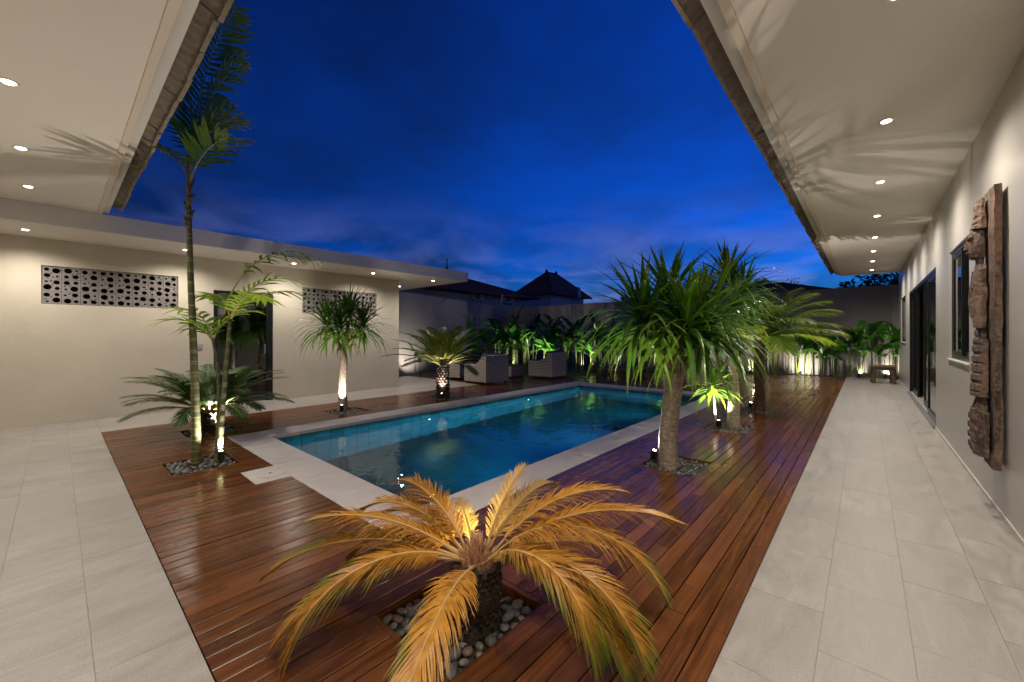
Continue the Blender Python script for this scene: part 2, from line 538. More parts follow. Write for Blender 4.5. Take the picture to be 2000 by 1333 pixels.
class MB:
    def __init__(s):
        s.v, s.f, s.u = [], [], []
        s.cu = 0.0

    def add(s, vs, fs, us=None):
        b = len(s.v)
        s.v += [tuple(x) for x in vs]
        s.f += [tuple(i + b for i in f) for f in fs]
        s.u += list(us) if us else [s.cu] * len(vs)
        return s

    def box(s, x0, x1, y0, y1, z0, z1):
        v = [(x0, y0, z0), (x1, y0, z0), (x1, y1, z0), (x0, y1, z0), (x0, y0, z1), (x1, y0, z1), (x1, y1, z1), (x0, y1, z1)]
        f = [(3, 2, 1, 0), (4, 5, 6, 7), (0, 1, 5, 4), (1, 2, 6, 5), (2, 3, 7, 6), (3, 0, 4, 7)]
        return s.add(v, f)

    def cbox(s, x0, x1, y0, y1, z0, z1, c=0.004):
        """box with chamfered top and vertical edges"""
        def ring(d, z):
            return [(x0 + d, y0 + d, z), (x1 - d, y0 + d, z), (x1 - d, y1 - d, z), (x0 + d, y1 - d, z)]
        v = ring(c, z0) + ring(0, z0 + c) + ring(0, z1 - c) + ring(c, z1)
        f = [(3, 2, 1, 0), (12, 13, 14, 15)]
        for k in range(3):
            for i in range(4):
                j = (i + 1) % 4
                f.append((k * 4 + i, k * 4 + j, k * 4 + 4 + j, k * 4 + 4 + i))
        return s.add(v, f)

    def tube(s, pts, radii, n=8, caps=True, wob=0.0):
        pts = [Vector(p) for p in pts]
        if not isinstance(radii, (list, tuple)):
            radii = [radii] * len(pts)
        T0 = (pts[1] - pts[0]).normalized()
        ref = Vector((0, 0, 1)) if abs(T0.z) < 0.9 else Vector((1, 0, 0))
        A = T0.cross(ref).normalized()
        vs = []
        for i, p in enumerate(pts):
            a = pts[max(0, i - 1)]
            b = pts[min(len(pts) - 1, i + 1)]
            T = (b - a).normalized()
            A = (A - T * A.dot(T)).normalized()
            B = T.cross(A)
            for k in range(n):
                th = 2 * PI * k / n
                r = radii[i] * (1 + (random.uniform(-wob, wob) if wob else 0))
                vs.append(p + A * (math.cos(th) * r) + B * (math.sin(th) * r))
        fs = []
        for i in range(len(pts) - 1):
            for k in range(n):
                j = (k + 1) % n
                fs.append((i * n + k, i * n + j, (i + 1) * n + j, (i + 1) * n + k))
        if caps:
            fs.append(tuple(range(n - 1, -1, -1)))
            m = (len(pts) - 1) * n
            fs.append(tuple(m + k for k in range(n)))
        return s.add(vs, fs)

    def lathe(s, prof, n=20, c=(0, 0, 0)):
        vs, fs = [], []
        for r, z in prof:
            for k in range(n):
                a = 2 * PI * k / n
                vs.append((c[0] + r * math.cos(a), c[1] + r * math.sin(a), c[2] + z))
        for i in range(len(prof) - 1):
            for k in range(n):
                j = (k + 1) % n
                fs.append((i * n + k, i * n + j, (i + 1) * n + j, (i + 1) * n + k))
        fs.append(tuple(range(n - 1, -1, -1)))
        m = (len(prof) - 1) * n
        fs.append(tuple(m + k for k in range(n)))
        return s.add(vs, fs)

    def mesh(s, name, mat, smooth=False):
        me = bpy.data.meshes.new(name)
        me.from_pydata(s.v, [], s.f)
        if mat:
            me.materials.append(MATS[mat])
        if smooth:
            me.polygons.foreach_set('use_smooth', [True] * len(me.polygons))
        if any(s.u):
            at = me.attributes.new('u', 'FLOAT', 'POINT')
            at.data.foreach_set('value', s.u)
        me.update()
        return me

    def build(s, name, mat, parent=None, smooth=False, loc=None, rz=None):
        o = bpy.data.objects.new(name, s.mesh(name, mat, smooth))
        COL.objects.link(o)
        if parent:
            o.parent = parent
        if loc is not None:
            o.location = loc
        if rz is not None:
            o.rotation_euler = (0, 0, rz)
        return o


def plate(outline, holes, axis, a, b):
    """flat slab with holes; outline in 2D, extruded along axis from a to b"""
    loops = [list(outline)] + [list(h) for h in holes]
    tri = tessellate_polygon([[Vector((p[0], p[1], 0)) for p in l] for l in loops])
    flat = [p for l in loops for p in l]

    def to3(p, d):
        if axis == 'X':
            return (d, p[0], p[1])
        if axis == 'Y':
            return (p[0], d, p[1])
        return (p[0], p[1], d)
    n = len(flat)
    mb = MB()
    vs = [to3(p, a) for p in flat] + [to3(p, b) for p in flat]
    fs = [t for t in tri] + [tuple(i + n for i in reversed(t)) for t in tri]
    k = 0
    for l in loops:
        m = len(l)
        for i in range(m):
            j = (i + 1) % m
            fs.append((k + i, k + j, k + j + n, k + i + n))
        k += m
    mb.add(vs, fs)
    return mb


def grid_wall(o, holes, axis, a, b):
    """rectangular slab with rectangular holes, cut on a clean grid"""
    us = sorted({o[0], o[1]} | {h[0] for h in holes} | {h[1] for h in holes})
    vs_ = sorted({o[2], o[3]} | {h[2] for h in holes} | {h[3] for h in holes})

    def solid(i, j):
        if not (0 <= i < len(us) - 1 and 0 <= j < len(vs_) - 1):
            return False
        u, v = (us[i] + us[i + 1]) / 2, (vs_[j] + vs_[j + 1]) / 2
        return not any(h[0] < u < h[1] and h[2] < v < h[3] for h in holes)

    def p3(i, j, d):
        u, v = us[i], vs_[j]
        return (d, u, v) if axis == 'X' else ((u, d, v) if axis == 'Y' else (u, v, d))
    mb = MB()
    idx = {}

    def vi(i, j, k):
        if (i, j, k) not in idx:
            idx[(i, j, k)] = len(mb.v)
            mb.v.append(p3(i, j, (a, b)[k]))
            mb.u.append(0)
        return idx[(i, j, k)]
    for i in range(len(us) - 1):
        for j in range(len(vs_) - 1):
            if not solid(i, j):
                continue
            q = [(i, j), (i + 1, j), (i + 1, j + 1), (i, j + 1)]
            mb.f.append(tuple(vi(x, y, 0) for x, y in q))
            mb.f.append(tuple(vi(x, y, 1) for x, y in reversed(q)))
            for (di, dj), (e0, e1) in (((0, -1), (q[0], q[1])), ((1, 0), (q[1], q[2])), ((0, 1), (q[2], q[3])), ((-1, 0), (q[3], q[0]))):
                if not solid(i + di, j + dj):
                    mb.f.append((vi(*e0, 0), vi(*e1, 0), vi(*e1, 1), vi(*e0, 1)))
    return mb


def fix_normals(o):
    import bmesh
    bm = bmesh.new()
    bm.from_mesh(o.data)
    bmesh.ops.recalc_face_normals(bm, faces=bm.faces)
    bm.to_mesh(o.data)
    bm.free()
    return o


def rect(x0, x1, y0, y1):
    return [(x0, y0), (x1, y0), (x1, y1), (x0, y1)]


def tag(o, label=None, cat=None, group=None, kind=None):
    if label:
        o['label'] = label
    if cat:
        o['category'] = cat
    if group:
        o['group'] = group
    if kind:
        o['kind'] = kind
    return o


def thing(name, label, cat, loc=(0, 0, 0), rz=0.0, group=None):
    o = bpy.data.objects.new(name, None)
    o.empty_display_size = 0.1
    COL.objects.link(o)
    o.location = loc
    o.rotation_euler = (0, 0, rz)
    return tag(o, label, cat, group)


def link(name, me, parent=None, loc=(0, 0, 0), rot=(0, 0, 0), scale=(1, 1, 1)):
    o = bpy.data.objects.new(name, me)
    COL.objects.link(o)
    if parent:
        o.parent = parent
    o.location = loc
    o.rotation_euler = rot
    o.scale = scale
    return o


def copy_tree(o, parent=None, loc=None, rz=None):
    c = o.copy()
    COL.objects.link(c)
    c.parent = parent
    if loc is not None:
        c.location = loc
    if rz is not None:
        c.rotation_euler = (0, 0, rz)
    for ch in o.children:
        copy_tree(ch, c)
    return c


CY, SY = math.cos(YAW), math.sin(YAW)
RGT = Vector((CY, SY, 0))
FWD = Vector((-SY, CY, 0))

# ================================================================== THE SETTING
BW = 0.0922                       # board pitch
DX = -0.455                       # right edge of the deck


def colx(k):
    return DX - BW * k


CO = (colx(63), colx(19), 1.46, 9.86)          # coping outside x0 x1 y0 y1
PO = (-5.87, -2.56, 1.84, 9.46)                # pool inside
BACK_Y = 16.9

ground = fix_normals(grid_wall((-300, 300, -300, 300), [(PO[0] - .2, PO[1] + .2, PO[2] - .2, PO[3] + .2)], 'Z',
                           -0.6, -0.09).build('ground', 'ground_earth'))
tag(ground, kind='structure')

# planting soil along the boundary walls: a lumpy sheet behind the deck
YEND = [(-12.2, 7.3), (-10.6, 7.75), (-8.9, 9.9), (-7.6, 11.5), (-7.0, 13.4), (-4.5, 15.0), (-1.6, 16.25), (DX, 16.45), (1, 16.5)]


def y_end(x):
    for (a, b), (c, d) in zip(YEND, YEND[1:]):
        if a <= x <= c:
            return b + (d - b) * (x - a) / (c - a)
    return YEND[0][1] if x < YEND[0][0] else YEND[-1][1]


mb = MB()
nx, ny = 60, 14
for i in range(nx + 1):
    x = -16.0 + i * (16.75 / nx)
    for j in range(ny + 1):
        y0 = y_end(x) - 0.12
        y = y0 + (17.05 - y0) * j / ny
        z = -0.085 + min(1, j / 2) * (0.07 + 0.05 * noise.noise((x * 2, y * 2, 0)))
        mb.v.append((x, y, z))
        mb.u.append(0)
for i in range(nx):
    for j in range(ny):
        a = i * (ny + 1) + j
        mb.f.append((a, a + ny + 1, a + ny + 2, a + 1))
tag(mb.build('planting_soil', 'soil', smooth=True), kind='structure')

# ---- terrace slab with stone tiles
terrace = MB()
TER = [(DX + 0.001, 0.75, 0.4, BACK_Y - 0.02), (-9.1, 0.75, -0.95, 0.4 - 0.001), (-9.1, -7.831 - 0.001, 0.4, 7.6), (-11.2, -9.101, 5.9, 7.6)]
for r in TER:
    terrace.box(r[0], r[1], r[2], r[3], -0.085, -0.0022)
terrace = tag(terrace.build('terrace', 'grout'), kind='structure')


def tile_mesh(w, l, nm):
    g = 0.0009
    return MB().cbox(-w / 2 + g, w / 2 - g, -l / 2 + g, l / 2 - g, -0.012, 0.0, 0.0007).mesh(nm, 'stone_tile')


TM = {}


def put_tile(x0, x1, y0, y1):
    w, l = round(x1 - x0, 3), round(y1 - y0, 3)
    if w < 0.03 or l < 0.03:
        return
    if (w, l) not in TM:
        TM[(w, l)] = tile_mesh(w, l, 'tile')
    link('tile', TM[(w, l)], terrace, ((x0 + x1) / 2, (y0 + y1) / 2, random.uniform(-0.0004, 0.0004)))


for k in range(4):                                    # right terrace, columns along Y
    x0 = -0.45 + 0.3 * k
    y = 0.01 + (0.3 if k % 2 else 0.0)
    ys = [0.402]
    while y < BACK_Y - 0.05:
        if y > 0.45:
            ys.append(y)
        y += 0.6
    ys.append(BACK_Y - 0.03)
    for a, b in zip(ys, ys[1:]):
        put_tile(x0, x0 + 0.3, a, b)
for k in range(5):                                    # near terrace, rows along X
    y1 = 0.399 - 0.3 * k
    y0 = max(-0.94, y1 - 0.3)
    x = 0.75 - (0.3 if k % 2 else 0.0)
    xs = [0.75] + ([x] if k % 2 else [])
    while x > -9.05:
        x -= 0.6
        xs.append(max(x, -9.095))
    for b, a in zip(xs, xs[1:]):
        put_tile(a, b, y0, y1)
for k in range(5):                                    # strip in front of the low building
    x1 = -7.833 - 0.3 * k
    x0 = max(x1 - 0.3, -9.095)
    y = 0.402 - (0.3 if k % 2 else 0)
    while y < 7.59:
        put_tile(x0, x1, max(y, 0.402), min(y + 0.6, 7.6))
        y += 0.6
for k in range(7):                                    # pad at the end of the low building
    x1 = -9.102 - 0.3 * k
    y = 5.9
    while y < 7.59:
        put_tile(x1 - 0.3, x1, y, min(y + 0.6, 7.6))
        y += 0.6

# ---- timber deck
BEDS = {  # name: x0, x1, y0, y1
    'front': (colx(14), colx(8), 1.0, 1.57),
    'right': (colx(14), colx(8), 3.93, 4.5),
    'second': (colx(14), colx(8), 6.06, 6.66),
    'palm': (colx(13), colx(8), 7.93, 8.43),
    'areca': (colx(54), colx(48), 0.72, 1.26),
    'low': (colx(72), colx(66), 1.12, 1.68),
    'slim': (colx(72), colx(66), 3.08, 3.66),
    'far': (colx(72), colx(66), 5.2, 5.74),
}
NOTCH = (colx(44), colx(39), 1.17, 1.46)

deck = MB()
deck.box(-7.829, CO[0] - 0.01, 0.402, 16.4, -0.088, -0.05)
deck.box(CO[1] + 0.01, DX - 0.002, 0.402, 16.4, -0.088, -0.05)
deck.box(CO[0], CO[1], 0.402, CO[2] - 0.01, -0.087, -0.049)
deck.box(CO[0], CO[1], CO[3] + 0.01, 15, -0.087, -0.049)
deck.box(-11, -7.83, 7.61, 10, -0.0885, -0.05)
deck = tag(deck.build('deck', 'void_shade'), kind='structure')  # underlay coloured near-black as the shaded gap below the planks

planks = []
for k in range(115):
    x1 = colx(k)
    x0 = colx(k + 1)
    xm = (x0 + x1) / 2
    a = 0.404 if xm > -7.831 else 7.604
    b = y_end(xm) + random.uniform(-0.03, 0.03)
    if b - a < 0.1:
        continue
    cuts = []
    if CO[0] < xm < CO[1]:
        y0 = NOTCH[2] if NOTCH[0] < xm < NOTCH[1] else CO[2]
        cuts.append((y0 - 0.004, CO[3] + 0.004))
    for r in BEDS.values():
        if r[0] < xm < r[1]:
            cuts.append((r[2] - 0.034, r[3] + 0.034))
    cuts.sort()
    iv, cur = [], a
    for c0, c1 in cuts:
        if c0 > cur:
            iv.append((cur, c0))
        cur = max(cur, c1)
    if b > cur:
        iv.append((cur, b))
    random.seed(100 + k)
    for s, e in iv:
        y = s
        first = True
        while y < e - 0.01:
            L = random.uniform(1.2, 3.6) if first else random.uniform(2.6, 3.9)
            first = False
            y2 = y + L
            if e - y2 < 0.5:
                y2 = e
            planks.append((xm, y, y2))
            y = y2 + 0.003
random.seed(11)


def pscore(p):
    xm, a, b = p
    t = 0
    n = 6
    for i in range(n):
        y = a + (b - a) * (i + .5) / n
        d = -xm * SY + y * CY
        if d > 0.9 and abs((xm * CY + y * SY) / d) < 1.35:
            t += (b - a) / n / d ** 3
    return t


planks.sort(key=pscore, reverse=True)
rest = MB()


def plank(mb, xm, a, b, z=0.0, tilt=0.0):
    h = BW / 2 - 0.0027
    c = 0.003
    pr = [(-h, -0.028), (h, -0.028), (h, z - c + tilt), (h - c, z + tilt), (-h + c, z - tilt), (-h, z - c - tilt)]
    vs = [(xm + p[0], a, p[1]) for p in pr] + [(xm + p[0], b, p[1]) for p in pr]
    fs = [(5, 4, 3, 2, 1, 0), (6, 7, 8, 9, 10, 11)] + [(i, (i + 1) % 6, (i + 1) % 6 + 6, i + 6) for i in range(6)]
    mb.add(vs, fs)


for i, (xm, a, b) in enumerate(planks):
    z = random.uniform(-0.0012, 0.0012)
    tl = random.uniform(-0.0005, 0.0005)
    if i < 296:
        m = MB()
        plank(m, 0, -(b - a) / 2, (b - a) / 2, z, tl)
        m.build('plank', 'deck_timber', deck, loc=(xm, (a + b) / 2, 0))
    else:
        plank(rest, xm, a, b, z, tl)
o = rest.build('far_planks', 'deck_timber', deck)
tag(o, kind='stuff')
for nm, r in BEDS.items():                              # trimmer strips across the board ends of each tree pit
    for yy in (r[2] - 0.031, r[3] + 0.003):
        MB().cbox(r[0] + 0.002, r[1] - 0.002, yy, yy + 0.028, -0.07, -0.0005, 0.002).build('trim_strip', 'deck_timber', deck)
    for xx in (r[0] - 0.0, r[1] - 0.012):
        MB().box(xx, xx + 0.012, r[2] - 0.002, r[3] + 0.002, -0.075, -0.012).build('trim_board', 'deck_timber', deck)

# ---- pool
pool = thing('swimming_pool', 'rectangular swimming pool with pale stone coping sunk into the timber deck', 'pool', (-4.2, 5.65, 0))
PD = -1.42


def pbuild(mb, name, mat, **k):
    o = mb.build(name, mat, None, **k)
    o.parent = pool
    o.location = Vector(o.location) - Vector(pool.location)
    return o


m = MB()
T = 0.18
m.box(PO[0] - T, PO[0], PO[2] - T, PO[3] + T, PD - .1, -0.045)
pbuild(m, 'pool_wall', 'pool_floor')
m = MB().box(PO[1], PO[1] + T, PO[2] - T, PO[3] + T, PD - .1, -0.045)
pbuild(m, 'pool_wall', 'pool_floor')
m = MB().box(PO[0] + 0.001, PO[1] - 0.001, PO[2] - T, PO[2], PD - .1, -0.045)
pbuild(m, 'pool_wall', 'pool_floor')
m = MB().box(PO[0] + 0.001, PO[1] - 0.001, PO[3], PO[3] + T, PD - .1, -0.045)
pbuild(m, 'pool_wall', 'pool_floor')
pbuild(MB().box(PO[0] + 0.001, PO[1] - 0.001, PO[2] + 0.001, PO[3] - 0.001, PD - .1, PD), 'pool_floor', 'pool_floor')
ts = 0.2
tmx = MB().cbox(-ts / 2 + .003, ts / 2 - .003, -ts / 2 + .003, ts / 2 - .003, 0, 0.008, 0.002).mesh('pool_tile', 'pool_tile')
ny_ = int((PO[3] - PO[2]) / ts)
for j in range(ny_):
    for i in range(7):
        link('pool_tile', tmx, pool, Vector((PO[0], PO[2] + (j + .5) * ts, -0.045 - (i + .5) * ts)) - Vector(pool.location), (0, PI / 2, 0))
fw = MB()
for j in range(int((PO[1] - PO[0]) / ts)):
    for i in range(7):
        cx, cz = PO[0] + (j + .5) * ts, -0.045 - (i + .5) * ts
        fw.box(cx - ts / 2 + .003, cx + ts / 2 - .003, PO[3] - 0.008, PO[3] + 0.002, cz - ts / 2 + .003, cz + ts / 2 - .003)
tag(pbuild(fw, 'end_wall_tiles', 'pool_tile'), kind='stuff')
# coping stones
cm = MB


def coping(x0, x1, y0, y1, alongx):
    n = max(1, round(((x1 - x0) if alongx else (y1 - y0)) / 0.6))
    for i in range(n):
        g = 0.0012
        if alongx:
            a, b = x0 + (x1 - x0) * i / n, x0 + (x1 - x0) * (i + 1) / n
            m = MB().cbox(a + g, b - g, y0 + g, y1 - g, -0.045, 0.001 + random.uniform(-.0006, .0006), 0.004)
        else:
            a, b = y0 + (y1 - y0) * i / n, y0 + (y1 - y0) * (i + 1) / n
            m = MB().cbox(x0 + g, x1 - g, a + g, b - g, -0.045, 0.001 + random.uniform(-.0006, .0006), 0.004)
        pbuild(m, 'coping_stone', 'coping_stone')


OV = 0.02
coping(CO[0], PO[0] + OV, CO[2], CO[3], False)
coping(PO[1] - OV, CO[1], CO[2], CO[3], False)
coping(PO[0] + OV, PO[1] - OV, CO[2], PO[2] + OV, True)
coping(PO[0] + OV, PO[1] - OV, PO[3] - OV, CO[3], True)
pbuild(MB().cbox(NOTCH[0] + .002, NOTCH[1] - .002, NOTCH[2], CO[2], -0.045, 0.0005, 0.004), 'coping_stone', 'coping_stone')
sk = MB().lathe([(0.001, 0.0), (0.125, 0.0), (0.125, 0.004), (0.118, 0.006), (0.112, 0.006), (0.110, 0.004), (0.02, 0.0045), (0.018, 0.003), (0.001, 0.003)], 32)
lid = sk.build('skimmer_lid', 'coping_stone', None, loc=(-4.27, 1.35, 0.0015))
tag(lid, 'round white skimmer lid set flush in the coping notch', 'lid')
MB().lathe([(0.001, 0), (0.012, 0), (0.012, .003), (0.001, .003)], 12).build('finger_hole', 'grey_frame', lid, loc=(0.0, 0.0, 0.0045))

# water surface: a closed body of water
WZ = -0.105
wat = MB()
wat.box(PO[0] + .0095, PO[1] - .001, PO[2] + .001, PO[3] - .0095, PD + 0.002, WZ)
wat.f = [wat.f[1]]                       # only the free surface
wat.v = wat.v
tag(wat.build('water', 'pool_water'), kind='structure')


def lamp(name, kind, parent, loc, power, color, direction=None, angle=1.6, blend=0.6, radius=0.03):
    ld = bpy.data.lights.new(name, kind)
    ld.energy = power
    ld.color = color
    ld.shadow_soft_size = radius
    if kind == 'SPOT':
        ld.spot_size = angle
        ld.spot_blend = blend
    o = bpy.data.objects.new(name, ld)
    COL.objects.link(o)
    o.parent = parent
    o.location = loc
    if direction is not None:
        o.rotation_euler = Vector(direction).to_track_quat('-Z', 'Y').to_euler()
    return o


POOL_C = (0.42, 0.88, 1.0)
plm = MB().lathe([(0.001, 0), (0.075, 0), (0.075, .012), (0.06, .02), (0.001, .02)], 20).mesh('rim', 'grey_frame', True)
pll = MB().lathe([(0.001, .0205), (0.022, .0205), (0.02, .026), (0.001, .027)], 16).mesh('lens', 'pool_lens', True)
for x, sgn, ys in ((PO[1] - .001, -1, (3.9, 6.0, 8.2)), (PO[0] + .009, 1, (4.4, 7.2))):
    for iy, y in enumerate(ys):
        if sgn < 0:
            t = thing('pool_light', ORD[iy] + ' underwater light from the skimmer end on the pool wall beside the dracaenas', 'light', (x, y, -0.62), 0, 'underwater lights facing across the pool')
        else:
            t = thing('pool_light', ORD[iy] + ' underwater light from the skimmer end on the bright tiled pool wall', 'light', (x, y, -0.42), 0, 'underwater lights on the tiled wall')
        link('rim', plm, t, (0, 0, 0), (0, sgn * PI / 2, 0))
        link('lens', pll, t, (0, 0, 0), (0, sgn * PI / 2, 0))
        lamp('bulb', 'SPOT', t, (sgn * 0.06, 0, 0), 300 if sgn < 0 else 8, POOL_C, (sgn, 0, 0.10 if sgn < 0 else -0.3), 2.15 if sgn < 0 else 2.4, 1.0, 0.05)

# ================================================================== BUILDINGS


def part(parent, mb, name, mat, smooth=False, fix=False):
    o = mb.build(name, mat, None, smooth)
    if fix:
        fix_normals(o)
    o.parent = parent
    o.location = -Vector(parent.location)
    return o


# ---- right wing with the long terrace
RW = thing('villa_wing', 'long villa wing with sliding doors and deep white soffit along the stone terrace', 'building', (0.75, 8, 0))
WX = 0.75
ZR = 3.12
W1 = (5.82, 7.05, 1.05, 2.30)
DR = (8.26, 12.88, 0.05, 2.30)
W2 = (14.05, 15.65, 1.15, 2.34)
part(RW, grid_wall((-1.15, BACK_Y - .01, -0.08, ZR), [W1, DR, W2], 'X', WX, WX + 0.16), 'wall', 'wall_satin', fix=True)
part(RW, MB().cbox(WX - 0.012, WX - 0.001, 0.42, DR[0] - 0.02, 0.001, 0.035, 0.003), 'skirting', 'skirting_paint')
part(RW, MB().cbox(WX - 0.012, WX - 0.001, DR[1] + 0.02, BACK_Y - .03, 0.001, 0.035, 0.003), 'skirting', 'skirting_paint')
part(RW, MB().box(-0.545, WX + 0.5, -1.15, 15.5, ZR, ZR + 0.05), 'soffit', 'soffit_paint')
part(RW, MB().cbox(-0.60, -0.546, 0.1, 15.52, ZR - 0.010, ZR + 0.06, 0.003), 'edge_bead', 'bead_paint')
part(RW, MB().box(-0.545, WX + 0.5, 15.5005, 15.52, ZR - 0.03, ZR + 0.16), 'edge_board', 'soffit_paint')
part(RW, MB().box(-0.675, -0.6005, 0.1, 15.55, ZR + 0.022, ZR + 0.05), 'eave_board', 'fascia_paint')
rf = MB()
rf.add([(-0.60, -1.2, ZR + .20), (5.0, -1.2, ZR + 2.7), (5.0, 15.6, ZR + 2.7), (-0.60, 15.6, ZR + .20),
        (-0.60, -1.2, ZR + .26), (5.0, -1.2, ZR + 2.76), (5.0, 15.6, ZR + 2.76), (-0.60, 15.6, ZR + .26)],
       [(3, 2, 1, 0), (4, 5, 6, 7), (0, 1, 5, 4), (1, 2, 6, 5), (2, 3, 7, 6), (3, 0, 4, 7)])
roofR = part(RW, rf, 'roof', 'clay_tile')


def eave_tile_mesh():
    """one flat interlocking roof tile seen from below, ribs running down the slope; local x across, -y to the eave edge"""
    m = MB()
    w = 0.360
    n = 24
    prof = []
    for i in range(n + 1):
        x = -w / 2 + w * i / n
        z = 0.011 * abs(math.sin(i / n * PI * 4))
        prof.append((x, z))
    L0, L1 = -0.16, 0.22
    sl = 0.42
    vs = []
    for y in (L0, -0.12, L1):
        for (x, z) in prof:
            dz = (y - L0) * sl
            vs.append((x, y, z + dz + (0.006 if y > -0.13 and y < L1 else 0)))
    for y in (L0, -0.12, L1):
        for (x, z) in prof:
            vs.append((x, y, z + (y - L0) * sl + 0.028))
    r = n + 1
    fs = []
    for j in range(2):
        for i in range(n):
            a = j * r + i
            fs.append((a, a + r, a + r + 1, a + 1))
            b = a + 3 * r
            fs.append((b, b + 1, b + r + 1, b + r))
    for i in range(n):
        fs.append((i, i + 1, i + 1 + 3 * r, i + 3 * r))
        k = 2 * r + i
        fs.append((k + 1, k, k + 3 * r, k + 1 + 3 * r))
    for j in range(2):
        a = j * r
        fs.append((a, a + 3 * r, a + 4 * r, a + r))
        a = j * r + n
        fs.append((a + 3 * r, a, a + r, a + 4 * r))
    m.add(vs, fs)
    # lip at the nose
    m.box(-w / 2 + .004, w / 2 - .004, L0 - 0.004, L0 + 0.02, -0.016, 0.0)
    return m.mesh('roof_tile', 'eave_tile')


ETM = eave_tile_mesh()
y = 0.35
rp = Vector(RW.location)
while y < 15.5:
    # eave edge faces -X: rotate so local -y points to -x
    link('roof_tile', ETM, RW, Vector((-0.628 + random.uniform(-.008, .008), y + .18, ZR + 0.055 + random.uniform(-.004, .004))) - rp,
         (random.uniform(-.04, .04), random.uniform(-.04, .04), -PI / 2 + random.uniform(-.015, .015)))
    y += 0.362


def window(parent, x, y0, y1, z0, z1, split, sill=True):
    """sliding window in a wall on plane x; camera side is -x"""
    p = Vector(parent.location)
    w = MB()
    f = 0.05
    d0, d1 = x + 0.02, x + 0.09
    for a in ((y0, y1, z0, z0 + f), (y0, y1, z1 - f, z1), (y0, y0 + f, z0 + f, z1 - f), (y1 - f, y1, z0 + f, z1 - f)):
        w.box(d0, d1, a[0], a[1], a[2], a[3])
    o = w.build('window', 'black_frame', parent, loc=-p)
    for (a, b, dx) in split:
        s = MB()
        e = 0.045
        for q in ((a, b, z0 + f, z0 + f + e), (a, b, z1 - f - e, z1 - f), (a, a + e, z0 + f + e, z1 - f - e), (b - e, b, z0 + f + e, z1 - f - e)):
            s.box(d0 + dx, d0 + dx + .025, q[0], q[1], q[2], q[3])
        s.build('sash', 'black_frame', o)
        MB().box(d0 + dx + .010, d0 + dx + .014, a + e, b - e, z0 + f + e, z1 - f - e).build('pane', 'window_glass', o)
    if sill:
        MB().cbox(x - 0.02, x + 0.02, y0 - 0.02, y1 + 0.02, z0 - 0.02, z0 - 0.001, 0.002).build('sill', 'skirting_paint', o)
    return o


ym = (W1[0] + W1[1]) / 2
window(RW, WX, *W1, [(W1[0] + .05, ym + .02, 0.03), (ym - .02, W1[1] - .05, 0.004)])
ym = (W2[0] + W2[1]) / 2
window(RW, WX, *W2, [(W2[0] + .05, ym + .02, 0.03), (ym - .02, W2[1] - .05, 0.004)])
# sliding door: four leaves, the far half slid open
p = Vector(RW.location)
w = MB()
f = 0.06
for a in ((DR[0], DR[1], DR[3] - f, DR[3]), (DR[0], DR[0] + f, DR[2], DR[3] - f), (DR[1] - f, DR[1], DR[2], DR[3] - f)):
    w.box(WX + .005, WX + .12, a[0], a[1], a[2], a[3])
dr = w.build('sliding_door', 'black_frame', RW, loc=-p)
tk = MB().box(WX - 0.03, WX + 0.13, DR[0] - 0.03, DR[1] + 0.03, 0.0012, 0.045)
for i in range(3):
    tk.box(WX + 0.0 + i * .04, WX + 0.01 + i * .04, DR[0] + .01, DR[1] - .01, 0.0452, 0.06)
tk.build('track', 'grey_metal', dr)
LW = (DR[1] - DR[0] - .12) / 4
for i, (a, dx) in enumerate(((DR[0] + f, 0.012), (DR[0] + f + LW * .95, 0.05), (DR[0] + f + LW * 1.7, 0.012), (DR[1] - f - LW, 0.05))):
    if i == 2:
        continue
    b = a + LW
    s = MB()
    e = 0.06
    z0, z1 = 0.062, DR[3] - f
    for q in ((a, b, z0, z0 + e + .02), (a, b, z1 - e, z1), (a, a + e, z0 + e + .02, z1 - e), (b - e, b, z0 + e + .02, z1 - e)):
        s.box(WX + dx, WX + dx + .032, q[0], q[1], q[2], q[3])
    lf = s.build('door_leaf', 'black_frame', dr)
    MB().box(WX + dx + .014, WX + dx + .018, a + e, b - e, z0 + e + .02, z1 - e).build('pane', 'window_glass', dr)
MB().box(WX - 0.012, WX + 0.004, DR[0] + f + 0.02, DR[0] + f + 0.04, 0.95, 1.25).build('handle', 'grey_frame', dr)
# dark rooms behind the openings
rm = MB()
rm.box(WX + .161, 5.0, -1.1, BACK_Y - .02, -0.02, -0.001)
rm.box(5.0, 5.1, -1.1, BACK_Y - .02, -0.02, ZR - .01)
rm.box(WX + .161, 5.0, 7.6, 7.7, 0, ZR - .012)
rm.box(WX + .161, 5.0, 13.4, 13.5, 0, ZR - .012)
rm.box(WX + .161, 5.0, 16.75, 16.85, 0, ZR - .012)
rm.box(WX + .161, 5.0, 4.6, 4.7, 0, ZR - .012)
rm.box(WX + .51, 5.1, -1.1, BACK_Y - .02, ZR, ZR + .03)
part(RW, rm, 'interior', 'inside_paint')
cur = MB()
for j in range(40):                                   # curtain folds inside the near window
    yy = W1[0] + 0.02 + j * 0.014
    cur.box(WX + .20 + (0.02 if j % 2 else 0), WX + .225 + (0.02 if j % 2 else 0), yy, yy + .0135, 0.9, 2.5)
part(RW, cur, 'curtain', 'cushion')

